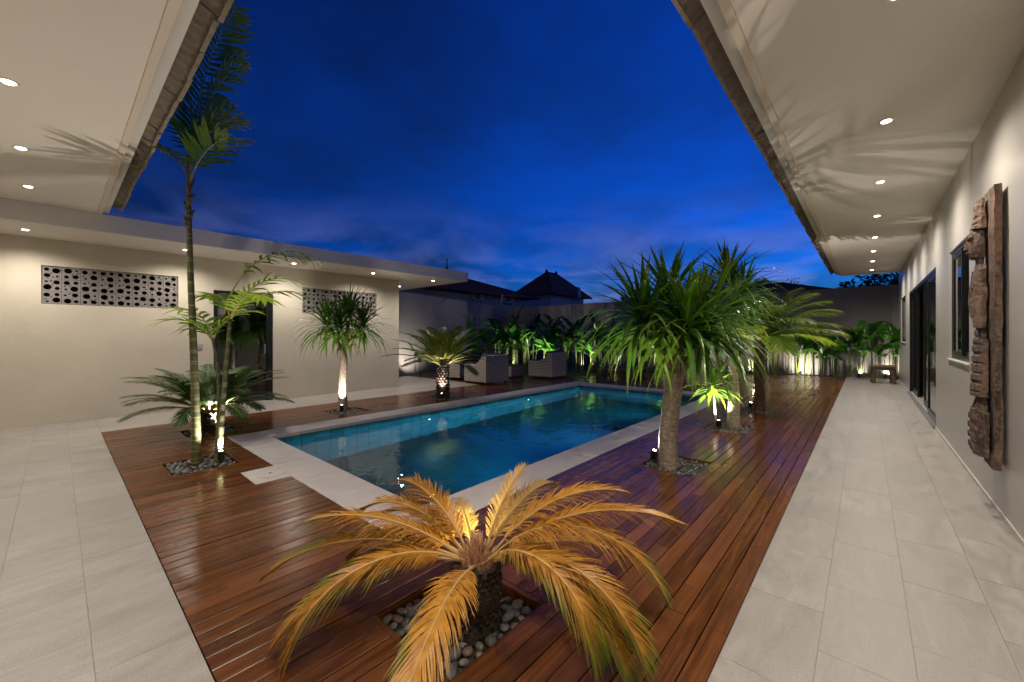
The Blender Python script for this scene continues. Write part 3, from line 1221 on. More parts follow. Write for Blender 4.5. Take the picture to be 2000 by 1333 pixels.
# ---- rear wing: soffit over the near terrace
LWG = thing('villa_wing', 'villa wing with white soffit and tiled eave over the near terrace', 'building', (-4, -0.95, 0))
ZL = 2.99
part(LWG, MB().box(-9.0, 0.749, -1.12, -0.951, -0.08, ZL + .12), 'wall', 'wall_paint')
part(LWG, MB().box(-7.868, -0.62, -1.12, 0.365, ZL, ZL + .05), 'soffit', 'soffit_paint')
part(LWG, MB().cbox(-7.868, -0.62, 0.3655, 0.415, ZL - 0.010, ZL + .06, .003), 'edge_bead', 'bead_paint')
part(LWG, MB().box(-7.868, -0.69, 0.4155, 0.477, ZL + .020, ZL + .048), 'eave_board', 'fascia_paint')
rf = MB()
rf.add([(-7.9, 0.43, ZL + .20), (-0.7, 0.43, ZL + .20), (-0.7, -5.0, ZL + 2.6), (-7.9, -5.0, ZL + 2.6),
        (-7.9, 0.43, ZL + .26), (-0.7, 0.43, ZL + .26), (-0.7, -5.0, ZL + 2.66), (-7.9, -5.0, ZL + 2.66)],
       [(0, 1, 2, 3), (7, 6, 5, 4), (0, 4, 5, 1), (1, 5, 6, 2), (2, 6, 7, 3), (3, 7, 4, 0)])
part(LWG, rf, 'roof', 'clay_tile')
x = -7.55
lp = Vector(LWG.location)
while x < -0.75:
    link('roof_tile', ETM, LWG, Vector((x + .0, 0.432 + random.uniform(-.008, .008), ZL + .055 + random.uniform(-.004, .004))) - lp,
         (random.uniform(-.04, .04), random.uniform(-.04, .04), PI + random.uniform(-.015, .015)))
    x += 0.3625

# ---- low flat-roofed building across the pool
LB = thing('pool_house', 'low flat-roofed building with pierced block vents and dark door across the pool', 'building', (-9.1, 3, 0))
BX = -9.1
ZB = 2.75
V1 = (-0.15, 1.42, 1.79, 2.36)
V2 = (3.5, 5.25, 1.80, 2.36)
DL = (1.93, 2.93, 0.002, 2.17)
part(LB, grid_wall((-3.2, 5.88, -0.08, ZB), [V1, V2, DL], 'X', BX - 0.15, BX), 'wall', 'wall_paint', fix=True)
part(LB, MB().box(-14.5, BX - 0.151, 5.73, 5.88, -0.08, ZB), 'wall', 'wall_paint')
part(LB, plate([(-14.6, -3.2), (-7.87, -3.2), (-7.87, 7.17), (-14.6, 7.17)], [], 'Z', ZB + .001, ZB + 0.03), 'soffit', 'soffit_paint', fix=True)
part(LB, MB().box(-7.93, -7.869, -3.2, 7.171, ZB - 0.004, ZB + 0.2385), 'fascia', 'fascia_paint')
part(LB, MB().box(-14.6, -7.9305, 7.11, 7.1705, ZB - 0.003, ZB + 0.229), 'fascia', 'fascia_paint')
part(LB, MB().box(-14.6, -7.931, -3.2, 7.109, ZB + 0.15, ZB + 0.2), 'roof', 'grey_frame')
part(LB, MB().box(-12, BX - .6, -1, 5.7, -0.02, -.001).box(BX - 1.6, BX - 1.5, -1, 5.7, 0, ZB - .01).box(BX - 1.5, BX - .151, 1.5, 1.6, 0, ZB - .012)
     .box(BX - 1.5, BX - .151, 3.2, 3.3, 0, ZB - .012), 'interior', 'inside_paint')
# pierced vent blocks


def vent_block_mesh(variant):
    S = 0.19
    holes = []
    if variant == 0:
        hs = [(-.043, -.032, .042), (.046, .045, .033), (.052, -.048, .026), (-.055, .055, .016), (-.008, .066, .010), (.008, .012, .009)]
    else:
        hs = [(-.045, .036, .040), (.050, -.040, .033), (-.05, -.050, .026), (.045, .06, .016), (.068, .022, .010), (.004, -.012, .008)]
    for cx, cz, r in hs:
        holes.append([(cx + r * math.cos(a * PI / 7), cz + r * math.sin(a * PI / 7)) for a in range(14)])
    m = plate(rect(-S / 2, S / 2, -S / 2, S / 2), holes, 'X', -0.07, 0.0)
    me = m.mesh('vent_block', 'vent_concrete')
    import bmesh
    bm = bmesh.new()
    bm.from_mesh(me)
    bmesh.ops.recalc_face_normals(bm, faces=bm.faces)
    bm.to_mesh(me)
    bm.free()
    return me


VB = [vent_block_mesh(0), vent_block_mesh(1)]
bp = Vector(LB.location)
for (a, b, z0, z1), nc in ((V1, 8), (V2, 9)):
    w = (b - a - .01) / nc
    hh = (z1 - z0 - .01) / 3
    for i in range(nc):
        for j in range(3):
            r = random.choice((0, PI / 2, PI, 3 * PI / 2))
            link('vent_block', random.choice(VB), LB, Vector((BX - 0.02, a + .005 + (i + .5) * w, z0 + .005 + (j + .5) * hh)) - bp, (r, 0, 0),
                 (1, (w - .004) / .19, (hh - .004) / .19) if r in (0, PI) else (1, (hh - .004) / .19, (w - .004) / .19))
    part(LB, MB().box(BX - .149, BX - .14, a, b, z0, z1), 'vent_shade_sheet', 'void_shade')  # dark sheet added to give the vent holes their inner shade
# door
w = MB()
f = .07
for q in ((DL[0], DL[1], DL[3] - .12, DL[3]), (DL[0], DL[0] + f, DL[2], DL[3] - .12), (DL[1] - f * 1.4, DL[1], DL[2], DL[3] - .12)):
    w.box(BX - .12, BX - .02, *q)
d = w.build('door', 'black_frame', LB, loc=-bp)
MB().box(BX - .08, BX - .072, DL[0] + f, DL[1] - f * 1.4, DL[2] + .01, DL[3] - .12).build('pane', 'window_glass', d)
MB().box(BX - .07, BX - .03, DL[1] - f * 1.4 - .05, DL[1] - f * 1.4 - .03, .95, 1.15).build('handle', 'grey_metal', d)
sw = part(LB, MB().cbox(BX + .001, BX + .012, 1.66, 1.76, 1.06, 1.17, .002).box(BX + .0121, BX + .016, 1.675, 1.705, 1.08, 1.15).box(BX + .0121, BX + .016, 1.715, 1.745, 1.08, 1.15), 'switch_plate', 'steel_plate')
an = thing('roof_aerial', 'small dark aerial standing on the flat roof edge', 'aerial', (-8.4, 6.9, ZB + .2))
MB().tube([(0, 0, 0), (0, 0, .42)], .014, 6).build('mast', 'antenna', an)
MB().tube([(0, 0, .04), (0.0, 0.0, .2)], [.05, .035], 8).build('base', 'antenna', an)

# ---- boundary walls
bw = fix_normals(plate(rect(-16.2, 0.91, -0.2, 2.84), [], 'Y', BACK_Y, BACK_Y + .18).build('boundary_wall', 'boundary_paint'))
tag(bw, 'tall rendered garden wall behind the heliconias and the little wooden stool', 'wall')
MB().box(-16.2, 0.9, BACK_Y - .02, BACK_Y + .2, 2.8405, 2.87).build('wall_cap', 'boundary_paint', bw)
A, B = Vector((-11.3, 5.9, 0)), Vector((-14.75, BACK_Y - .01, 0))
dv = (B - A).normalized()
nv = Vector((dv.y, -dv.x, 0))
m = MB()
q = [A, B, B - nv * .18, A - nv * .18]
m.add([(p_.x, p_.y, -.2) for p_ in q] + [(p_.x, p_.y, 2.82) for p_ in q],
      [(0, 1, 2, 3), (7, 6, 5, 4), (0, 4, 5, 1), (1, 5, 6, 2), (2, 6, 7, 3), (3, 7, 4, 0)])
lw_ = fix_normals(m.build('boundary_wall', 'boundary_paint'))
tag(lw_, 'tall rendered garden wall running back behind the rattan seats', 'wall')

# ---- neighbouring houses


def hip_house(label, c, half, eave, apex, ridge, wallmat='render_white', over=0.9, rz=0.0, ornament=True):
    """hip roof with ridge along local Y"""
    h = thing('house', label, 'house', (c[0], c[1], 0), rz)
    hx, hy = half
    MB().box(-hx + over, hx - over, -hy + over, hy - over, -.2, eave + .1).build('wall', wallmat, h)
    r = ridge / 2
    m = MB()
    lo = [(-hx, -hy, eave), (hx, -hy, eave), (hx, hy, eave), (-hx, hy, eave)]
    hi = [(0, -r, apex), (0, r, apex)]
    m.add(lo + hi, [(0, 1, 4), (1, 2, 5, 4), (2, 3, 5), (3, 0, 4, 5), (3, 2, 1, 0)])
    rf_ = m.build('roof', 'clay_tile', h)
    k = MB()
    for a, b in ((0, 4), (1, 4), (2, 5), (3, 5), (4, 5)):
        P = (lo + hi)[a], (lo + hi)[b]
        k.tube([P[0], P[1]], .09, 6)
    k.build('ridge_cap', 'ridge_dark', rf_)
    # courses of clay tiles as proud bands on the two faces seen over the wall
    bands = MB()
    n = 16
    for i in range(n):
        t0, t1 = i / n, (i + 1) / n - .01
        def P(side, t, e):
            if side == 0:
                a, b, ta, tb = lo[1], lo[2], hi[0], hi[1]
            elif side == 1:
                a, b, ta, tb = lo[0], lo[1], hi[0], hi[0]
            else:
                a, b, ta, tb = lo[3], lo[0], hi[1], hi[0]
            s_, e_ = (a, ta) if e == 0 else (b, tb)
            return [s_[j] + (e_[j] - s_[j]) * t for j in range(3)]
        for side in (0, 1):
            a0, b0, b1, a1 = P(side, t0, 0), P(side, t0, 1), P(side, t1, 1), P(side, t1, 0)
            up = .05
            bands.add([(a0[0], a0[1], a0[2] + up), (b0[0], b0[1], b0[2] + up), (b1[0], b1[1], b1[2] + .012), (a1[0], a1[1], a1[2] + .012),
                       (a0[0], a0[1], a0[2]), (b0[0], b0[1], b0[2])], [(0, 1, 2, 3), (4, 5, 1, 0)])
    tag(bands.build('roof_tiles', 'clay_tile', h), kind='stuff')
    if ornament:
        f_ = MB()
        for yy in (-r, r):
            f_.lathe([(.02, 0), (.12, .03), (.14, .1), (.07, .15), (.09, .19), (.02, .27)], 8, (0, yy, apex))
        f_.build('finial', 'ridge_dark', h)
    return h


h1 = hip_house('neighbouring house with long dark tiled roof beside the flat roof', (-20.3, 14.6), (4.1, 6.6), 3.72, 5.15, 7.0)
for i, yy in enumerate((16.2, 18.8)):
    ac = thing('air_conditioner', 'white outdoor air conditioner unit under the neighbouring eave nearer the ' + ('flat roof' if i == 0 else 'pyramid roof'), 'air conditioner', (-17.0, yy, 3.35), 0, 'air conditioners on the neighbouring house')
    MB().cbox(-.1, .18, -.4, .4, 0, .58, .02).build('casing', 'ac_white', ac)
    MB().lathe([(.20, 0), (.24, 0), (.24, .03), (.20, .03)], 20).build('fan_ring', 'grey_frame', ac).matrix_local = Matrix.Translation((.185, -.1, .29)) @ Matrix.Rotation(PI / 2, 4, 'Y')
    MB().box(-.09, .17, -.35, -.31, -.05, -.001).box(-.09, .17, .31, .35, -.05, -.001).build('bracket', 'grey_frame', ac)
vp = thing('drain_pipe', 'pale drain pipe rising above the garden wall', 'pipe', (-16.3, 17.6, 0))
MB().tube([(0, 0, 0), (0, 0, 3.7)], .05, 8).build('pipe', 'render_white', vp)
MB().tube([(0, 0, 3.7), (0, 0, 3.8)], .07, 8).build('cap', 'render_white', vp)
h2 = hip_house('neighbouring house with pyramid tiled roof and small roof finials', (-19.1, 26.5), (2.1, 2.8), 4.35, 6.35, 1.3, over=.5)
vt = thing('roof_vent', 'small pale louvred vent on the pyramid roof edge', 'vent', (-16.95, 27.2, 4.2))
for i in range(5):
    MB().box(-.05, .1, -.14, .14, .1 + i * .16, .2 + i * .16).build('slat', 'ac_white', vt)
MB().box(-.08, -.051, -.2, .2, 0, .95).build('backing', 'grey_frame', vt)
h3 = hip_house('distant house with low dark roof beyond the rear wall', (-6.2, 38.5), (4.8, 4.0), 4.35, 5.75, 1.0, over=.8, rz=0.0, ornament=True)


def leafy_tree(label, loc, height, rad, n, seed):
    random.seed(seed)
    t = thing('tree', label, 'tree', loc)
    m = MB()
    m.tube([(0, 0, -.2), (0.1, 0, height * .4), (0.05, .1, height * .75)], [.18, .13, .06], 7)
    for i in range(7):
        a = random.uniform(0, 2 * PI)
        z = height * random.uniform(.45, .7)
        m.tube([(0.08, 0.03, z), (math.cos(a) * rad * .4, math.sin(a) * rad * .4, z + height * .12), (math.cos(a) * rad * .8, math.sin(a) * rad * .8, z + height * .2)], [.06, .04, .015], 5)
    m.build('trunk', 'bark_palm', t, True)
    c = MB()
    cl = []
    for i in range(16):
        a = random.uniform(0, 2 * PI)
        r = rad * math.sqrt(random.random())
        cl.append((math.cos(a) * r, math.sin(a) * r, height * random.uniform(.62, .97) - r * .25, rad * random.uniform(.2, .42)))
    for i in range(n):
        cx, cy_, cz, cr = random.choice(cl)
        d_ = Vector((random.gauss(0, 1), random.gauss(0, 1), random.gauss(0, 1))).normalized() * cr * random.random() ** .4
        p_ = Vector((cx, cy_, cz)) + d_
        u_ = Vector((random.gauss(0, 1), random.gauss(0, 1), random.gauss(0, .6))).normalized()
        v_ = u_.orthogonal().normalized()
        s_ = random.uniform(.07, .16)
        c.add([p_ - u_ * s_, p_ + v_ * s_ * .4, p_ + u_ * s_, p_ - v_ * s_ * .4], [(0, 1, 2, 3)])
    c.build('crown', 'dark_leaf', t)
    return t


leafy_tree('dark broad tree rising over the rear wall next to the terrace roof', (0.9, 28, 0), 4.7, 1.9, 2600, 3)
leafy_tree('small dark treetop behind the distant low roof', (-7.0, 46, 0), 7.0, 2.2, 2000, 4)
leafy_tree('thin dark treetop beyond the garden wall near the pyramid roof', (-14.2, 31.0, 0), 4.75, 1.0, 900, 5)
random.seed(21)
# ================================================================== LAMPS
RING = MB().lathe([(0.034, 0), (0.052, 0.0), (0.052, -0.003), (0.047, -0.007), (0.034, -0.004)], 24).mesh('trim_ring', 'white_metal', True)
LENS = MB().lathe([(0.001, -0.0085), (0.029, -0.0085), (0.033, -0.0045), (0.001, -0.0045)], 20).mesh('lens', 'lamp_lens')


def downlight(x, y, z, label, group, power):
    t = thing('downlight', label, 'downlight', (x, y, z), 0, group)
    link('trim_ring', RING, t)
    link('lens', LENS, t)
    lamp('bulb', 'SPOT', t, (0, 0, -0.03), power, WARM, (0, 0, -1), math.radians(156), 1.0, 0.035)
    return t


DP = 140.0
for i, y in enumerate((14.75, 13.05, 11.5, 9.90, 8.15, 6.38, 4.60, 2.93, 1.2, -0.5)):
    downlight(0.13, y, ZR, ORD[i] + ' recessed downlight from the stool end of the soffit over the long terrace', 'downlights over the long terrace', DP)
for i, x in enumerate((-7.03, -5.64, -4.23, -2.82, -1.42)):
    downlight(x, -0.21, ZL, ORD[i] + ' recessed downlight from the flat-roof fascia in the tiled-eave soffit', 'downlights over the near terrace', DP * 0.64)
for i, (x, y) in enumerate(((-8.45, 6.48), (-8.47, 4.80), (-8.5, 3.11), (-8.5, 1.42), (-8.5, -0.28))):
    downlight(x, y, ZB, ORD[i] + ' recessed downlight from the free corner of the flat roof overhang', 'downlights under the flat roof', DP * 0.75)
downlight(-10.16, 6.58, ZB, 'round recessed downlight under the flat roof past the building corner', None, DP * 0.5)

SB = MB().tube([(0, 0, -0.045), (0, 0, -.04), (0, 0, 0.04), (0, 0, 0.05)], [.018, .028, .03, .032], 12).mesh('body', 'lamp_black', True)
SLN = MB().lathe([(0.001, 0.0505), (0.019, 0.0505), (0.016, 0.054), (0.001, 0.055)], 14).mesh('lens', 'spike_lens', True)
SST = MB().tube([(0, 0, -0.16), (0, 0, -0.05)], [.004, .01], 8).mesh('stake', 'lamp_black', True)
SBR = MB().box(-.036, -.031, -.012, .012, -.06, .02).box(.031, .036, -.012, .012, -.06, .02).box(-.036, .036, -.012, .012, -.066, -.0605).mesh('bracket', 'lamp_black')


SPK = 3.6


def spike(loc, target, power, label, angle=75, group=None, color=WARM, h=0.13):
    t = thing('spike_light', label, 'garden light', (loc[0], loc[1], loc[2]), 0, group)
    d_ = (Vector(target) - Vector((loc[0], loc[1], loc[2] + h))).normalized()
    rot = d_.to_track_quat('Z', 'Y').to_euler()
    link('body', SB, t, (0, 0, h), rot)
    link('lens', SLN, t, (0, 0, h), rot)
    link('bracket', SBR, t, (0, 0, h))
    link('stake', SST, t, (0, 0, h))
    lamp('bulb', 'SPOT', t, Vector((0, 0, h)) + d_ * .075, power * SPK, color, d_, math.radians(angle), 0.7, 0.02)
    return t


# ================================================================== PLANT BUILDERS


def pitch_path(p0, phi, L, e0, e1, pw=1.3, n=14, curl=0.0):
    pts = [Vector(p0)]
    for i in range(n):
        u = (i + .5) / n
        e = e0 + (e1 - e0) * u ** pw
        a = phi + curl * u * u
        pts.append(pts[-1] + Vector((math.cos(e) * math.cos(a), math.cos(e) * math.sin(a), math.sin(e))) * (L / n))
    return pts


def sample(pts, u):
    f = u * (len(pts) - 1)
    i = min(int(f), len(pts) - 2)
    t = f - i
    return pts[i].lerp(pts[i + 1], t), (pts[i + 1] - pts[i]).normalized()


def frond(mb, rach, pts, npairs, ll, lw, V=0.35, ang=1.0, droop=0.25, start=0.12, r0=0.012, phi=0.0, twist=0.0, jit=0.06, tipang=0.55, wid=(.7, 1, .75, .05), lenprof=None, gap=0.018):
    """rachis tube + leaflet pairs"""
    rach.tube(pts, [r0 * (1 - .8 * i / (len(pts) - 1)) for i in range(len(pts))], 5)
    side0 = Vector((-math.sin(phi), math.cos(phi), 0))
    Z = Vector((0, 0, 1))
    for k in range(npairs):
        u = start + (1 - start) * (k + .5) / npairs
        P, T = sample(pts, u)
        S = (side0 - T * side0.dot(T)).normalized()
        N = T.cross(S)
        if N.z < 0 and abs(T.z) < .85:
            N = -N
        if twist:
            R_ = Matrix.Rotation(twist * u, 3, T)
            S = R_ @ S
            N = R_ @ N
        if lenprof:
            env = lenprof(u)
        else:
            env = min(1.0, (u - start + .03) / .18) ** .6 * (1 - max(0, (u - .72) / .28) ** 1.6 * .72)
        a = ang + (tipang - ang) * u ** 1.5
        for sg in (-1, 1):
            if random.random() < gap:
                continue
            l = ll * env * random.uniform(.86, 1.1) * (random.uniform(.5, .9) if random.random() < gap else 1)
            av = a + random.uniform(-jit, jit)
            vv = V + random.uniform(-jit, jit)
            d_ = T * math.cos(av) + (S * (sg * math.cos(vv)) + N * math.sin(vv)) * math.sin(av)
            w_ = (T - d_ * T.dot(d_)).normalized()
            dz = droop * random.uniform(.6, 1.4)
            q = []
            us = []
            for t_, ww in zip((0, .3, .7, 1.0), wid):
                c_ = P + d_ * (l * t_) - Z * (dz * l * t_ * t_) + T * (l * .18 * t_ * t_)
                q += [c_ - w_ * (lw * ww / 2), c_ + w_ * (lw * ww / 2)]
                us += [t_ * .6 + u * .5] * 2
            mb.add(q, [(0, 1, 3, 2), (2, 3, 5, 4), (4, 5, 7, 6)], us)


def strap(mb, p0, phi, L, e0, e1, w, n=7, pw=1.2, fold=0.25, curl=0.0):
    """one strap leaf: three vertices across with a keel"""
    pts = pitch_path(p0, phi, L, e0, e1, pw, n, curl)
    vs, us, fs = [], [], []
    for i, P in enumerate(pts):
        u = i / n
        a = pts[max(0, i - 1)]
        b = pts[min(n, i + 1)]
        T = (b - a).normalized()
        ph = phi + curl * u * u
        S = Vector((-math.sin(ph), math.cos(ph), 0))
        N = S.cross(T)
        if N.length < .01:
            N = Vector((0, 0, 1))
        N.normalize()
        ww = w * (0.62 + 0.38 * min(1, u / .2)) * (1 - max(0, (u - .45) / .55) ** 1.5)
        ww = max(ww, .0015)
        vs += [P - S * ww / 2 - N * (-fold * ww * .5), P, P + S * ww / 2 - N * (-fold * ww * .5)]
        us += [u] * 3
        if i:
            k = i * 3
            fs += [(k - 3, k - 2, k + 1, k), (k - 2, k - 1, k + 2, k + 1)]
    mb.add(vs, fs, us)


def scaly_trunk(mb, r0, r1, h, scales, rows, sz, base=(0, 0, 0), lean=(0, 0)):
    """stout trunk covered with old leaf bases"""
    n = 10
    pts = [(base[0] + lean[0] * i / n, base[1] + lean[1] * i / n, base[2] + h * i / n) for i in range(n + 1)]
    rr = [(r0 + (r1 - r0) * i / n) * (1 + .06 * math.sin(i * 1.3)) for i in range(n + 1)]
    mb.tube(pts, rr, 14, True, .04)
    for j in range(rows):
        z = (j + .5) / rows
        r = r0 + (r1 - r0) * z
        for k in range(scales):
            a = 2 * PI * (k + (j % 2) * .5 + random.uniform(-.15, .15)) / scales
            c_ = Vector((base[0] + lean[0] * z + math.cos(a) * r * .96, base[1] + lean[1] * z + math.sin(a) * r * .96, base[2] + h * z))
            o_ = Vector((math.cos(a), math.sin(a), 0))
            t_ = Vector((-math.sin(a), math.cos(a), 0))
            s_ = sz * random.uniform(.75, 1.25)
            up = Vector((0, 0, 1))
            tip = c_ + o_ * s_ * .75 + up * s_ * .8
            q = [c_ - t_ * s_ * .55, c_ + t_ * s_ * .55, c_ + up * s_ * .9 + t_ * s_ * .3, c_ + up * s_ * .9 - t_ * s_ * .3,
                 tip - t_ * s_ * .22, tip + t_ * s_ * .22]
            mb.add(q, [(0, 1, 5, 4), (1, 2, 5), (0, 4, 3), (4, 5, 2, 3)])


def pebble_mesh(seed, sub=2):
    import bmesh
    random.seed(seed)
    bm = bmesh.new()
    bmesh.ops.create_icosphere(bm, subdivisions=sub, radius=1.0)
    sx, sy, sz = random.uniform(.9, 1.2), random.uniform(.65, .85), random.uniform(.42, .6)
    for v in bm.verts:
        k = 1 + .14 * noise.noise(v.co * 1.1 + Vector((seed * 3.1, 0, 0)))
        v.co = Vector((v.co.x * sx, v.co.y * sy, v.co.z * sz)) * k
    me = bpy.data.meshes.new('pebble')
    bm.to_mesh(me)
    bm.free()
    me.materials.append(MATS['river_pebble'])
    me.polygons.foreach_set('use_smooth', [True] * len(me.polygons))
    return me


PEB = [pebble_mesh(s_) for s_ in range(6)]
PEBL = [([tuple(v.co) for v in me.vertices], [tuple(p_.vertices) for p_ in me.polygons]) for me in (pebble_mesh(s_, 1) for s_ in range(4))]


def pebble_bed(r, label, single, size, n1, clear=None):
    cx, cy_ = (r[0] + r[1]) / 2, (r[2] + r[3]) / 2
    t = thing('pebble_bed', label, 'pebbles', (cx, cy_, -0.034), 0, None)
    hx, hy = (r[1] - r[0]) / 2 - .015, (r[3] - r[2]) / 2 - .012
    MB().box(-hx, hx, -hy, hy, -0.027, -0.012).build('soil', 'soil', t)
    pts = []
    tries = 0
    mb_ = MB()
    while len(pts) < n1 and tries < 20000:
        tries += 1
        lay = 0 if len(pts) < n1 * .55 else 1
        s_ = size * random.uniform(.7, 1.25)
        x_, y_ = random.uniform(-hx + s_ * .6, hx - s_ * .6), random.uniform(-hy + s_ * .6, hy - s_ * .6)
        if clear and math.hypot(x_ - clear[0], y_ - clear[1]) < clear[2]:
            continue
        if any(l_ == lay and math.hypot(x_ - a, y_ - b) < (s_ + c_) * .80 for a, b, c_, l_ in pts):
            continue
        pts.append((x_, y_, s_, lay))
        z_ = -0.012 + s_ * .45 + lay * size * .75
        rot = (random.uniform(-.4, .4), random.uniform(-.4, .4), random.uniform(0, 2 * PI))
        if single:
            link('pebble', random.choice(PEB), t, (x_, y_, z_), rot, (s_, s_, s_))
        else:
            vs, fs = random.choice(PEBL)
            from mathutils import Euler
            M = Matrix.Translation((x_, y_, z_)) @ Euler(rot).to_matrix().to_4x4() @ Matrix.Scale(s_, 4)
            mb_.add([M @ Vector(v) for v in vs], fs)
    if not single:
        tag(mb_.build('pebbles', 'river_pebble', t, True), kind='stuff')
    return t


def bed_local(name, x_, y_, rad):
    r = BEDS[name]
    return (x_ - (r[0] + r[1]) / 2, y_ - (r[2] + r[3]) / 2, rad)


# ================================================================== FRONT SAGO CYCAD
FC = Vector((-1.393, 1.283, -0.06))
random.seed(31)
pebble_bed(BEDS['front'], 'grey river pebbles around the golden cycad trunk', True, 0.031, 190, bed_local('front', FC.x, FC.y, .12))
cyc = thing('sago_cycad', 'golden drooping sago cycad with stout dark trunk in the pebble pit', 'cycad', FC)
m = MB()
CRN = RGT * .035 + Vector((0, 0, .325))
scaly_trunk(m, .132, .105, .32, 20, 13, .024, (0, 0, 0), (CRN.x, CRN.y))
m.build('trunk', 'bark_cycad', cyc)
m = MB()
for i in range(60):                                         # felted new growth at the crown
    a = random.uniform(0, 2 * PI)
    r = .075 * math.sqrt(random.random())
    hh = .13 * (1 - r / .1) + random.uniform(0, .03)
    b_ = CRN + Vector((math.cos(a) * r, math.sin(a) * r, -.01))
    m.tube([b_, b_ + Vector((math.cos(a) * .012, math.sin(a) * .012, hh * .7)), b_ + Vector((math.cos(a) * .03, math.sin(a) * .03, hh))], [.012, .009, .001], 5)
m.build('crown_bud', 'cone_felt', cyc)
FR = [(-2.321, 0.96, 0.455, -0.679), (-1.948, 0.94, 0.596, -1.491), (-2.87, 0.797, 0.733, -0.753), (-2.40, 0.84, 0.66, -0.35), (-1.03, 0.76, 0.40, -0.45),
      (-0.063, 0.776, 0.844, -1.51), (0.073, 0.863, 0.577, -1.501), (0.15, 0.88, 0.643, -1.307), (0.431, 0.937, 0.877, -1.159),
      (0.553, 0.93, 0.749, -0.311), (0.831, 0.774, 0.917, -0.253), (1.6, 0.62, 0.75, -0.199), (1.673, 0.5, 1.094, 0.378), (2.654, 0.40, 0.7, -0.1),
      (3.221, 0.72, 0.40, -0.434), (-2.62, 0.78, 0.12, -0.744), (1.124, 0.8, 0.145, -0.647),
      (-2.12, 0.88, 0.34, -1.0), (-3.05, 0.62, 0.95, -0.2), (-2.75, 0.70, 0.45, -0.9)]
for i, (ph, L, e0, e1) in enumerate(FR):
    rm_ = MB()
    lf = MB()
    small = L < .55
    pts = pitch_path(CRN + Vector((math.cos(ph) * .05, math.sin(ph) * .05, 0)), ph, L, e0, e1, 1.3, 16, random.uniform(-.15, .15))
    frond(lf, rm_, pts, 54 if small else 108, .10 if small else .15, .0072, V=.55 if small else random.uniform(.30, .55), ang=.98, droop=random.uniform(.3, .55), start=.15, r0=.008, phi=ph, jit=.10, tipang=.42)
    fo = rm_.build('frond', 'rachis_gold', cyc)
    lf.build('leaflets', 'leaf_gold_pale' if (small or i in (14, 11)) else 'leaf_gold', fo)  # pale leaf: new growth, and spike light painted into one rear frond
spike((-1.655, 1.42, -0.075), (-1.40, 1.30, .45), 9, 'spike light in the pebbles beside the golden cycad', 95)

# ================================================================== OTHER CYCADS


def cycad(label, loc, tr, th, n, L, emin, emax, leafmat, npairs, ll, lw, seed, V=.35, dr=.9, rmat='rachis_yellow'):
    random.seed(seed)
    c = thing('sago_cycad', label, 'cycad', loc)
    m_ = MB()
    scaly_trunk(m_, tr, tr * .9, th, 14, max(5, int(th / .05)), .045)
    m_.build('trunk', 'bark_cycad', c)
    for i in range(n):
        ph = i * 2.39996 + random.uniform(-.15, .15)
        f_ = (i + .5) / n
        e0 = emin + (emax - emin) * f_
        e1 = e0 - dr * random.uniform(.8, 1.2)
        l_ = L * random.uniform(.88, 1.08) * (1 - .25 * max(0, f_ - .75) / .25)
        rm_, lf_ = MB(), MB()
        pts_ = pitch_path((math.cos(ph) * tr * .5, math.sin(ph) * tr * .5, th + .02), ph, l_, e0, e1, 1.2, 12, random.uniform(-.2, .2))
        frond(lf_, rm_, pts_, npairs, ll, lw, V=V, ang=1.0, droop=.2, start=.15, r0=.010, phi=ph, jit=.07, tipang=.5)
        fo_ = rm_.build('frond', rmat, c)
        lf_.build('leaflets', leafmat, fo_)
    return c


LC = Vector((-6.80, 1.40, -.06))
pebble_bed(BEDS['low'], 'dark pebbles around the low green cycad', False, .03, 110, bed_local('low', LC.x, LC.y, .15))
cycad('low spreading green cycad behind the tall slender palm stems', LC, .15, .32, 44, 0.98, .42, 1.35, 'leaf_cycad', 62, .18, .0135, 41, V=.12, dr=1.0)
spike((-6.62, 1.46, -.06), (-6.78, 1.42, .6), 42, 'spike light in front of the low green cycad', 100)

FCY = Vector((-6.78, 5.46, -.06))
pebble_bed(BEDS['far'], 'dark pebbles around the upright cycad by the rattan seats', False, .03, 110, bed_local('far', FCY.x, FCY.y, .16))
cycad('upright vase-shaped cycad on a lit scaly trunk near the rattan seats', FCY, .135, .74, 38, 1.15, .25, 1.35, 'leaf_cycad_light', 54, .20, .0155, 43, V=.25, dr=.75)
spike((-6.60, 5.28, -.06), (-6.74, 5.44, 1.0), 26, 'spike light at the foot of the upright cycad', 80)

# ================================================================== DRACAENAS


def bent_trunk(mb, pts, radii, n=12, wob=.05):
    # resample smooth
    P = [Vector(p_) for p_ in pts]
    out, rr = [], []
    for i in range(len(P) - 1):
        for k in range(4):
            t_ = k / 4
            p0_, p1_, p2_, p3_ = P[max(0, i - 1)], P[i], P[i + 1], P[min(len(P) - 1, i + 2)]
            out.append(0.5 * ((2 * p1_) + (p2_ - p0_) * t_ + (2 * p0_ - 5 * p1_ + 4 * p2_ - p3_) * t_ ** 2 + (3 * p1_ - p0_ - 3 * p2_ + p3_) * t_ ** 3))
            rr.append(radii[i] + (radii[i + 1] - radii[i]) * t_)
    out.append(P[-1])
    rr.append(radii[-1])
    mb.tube(out, rr, n, True, wob)


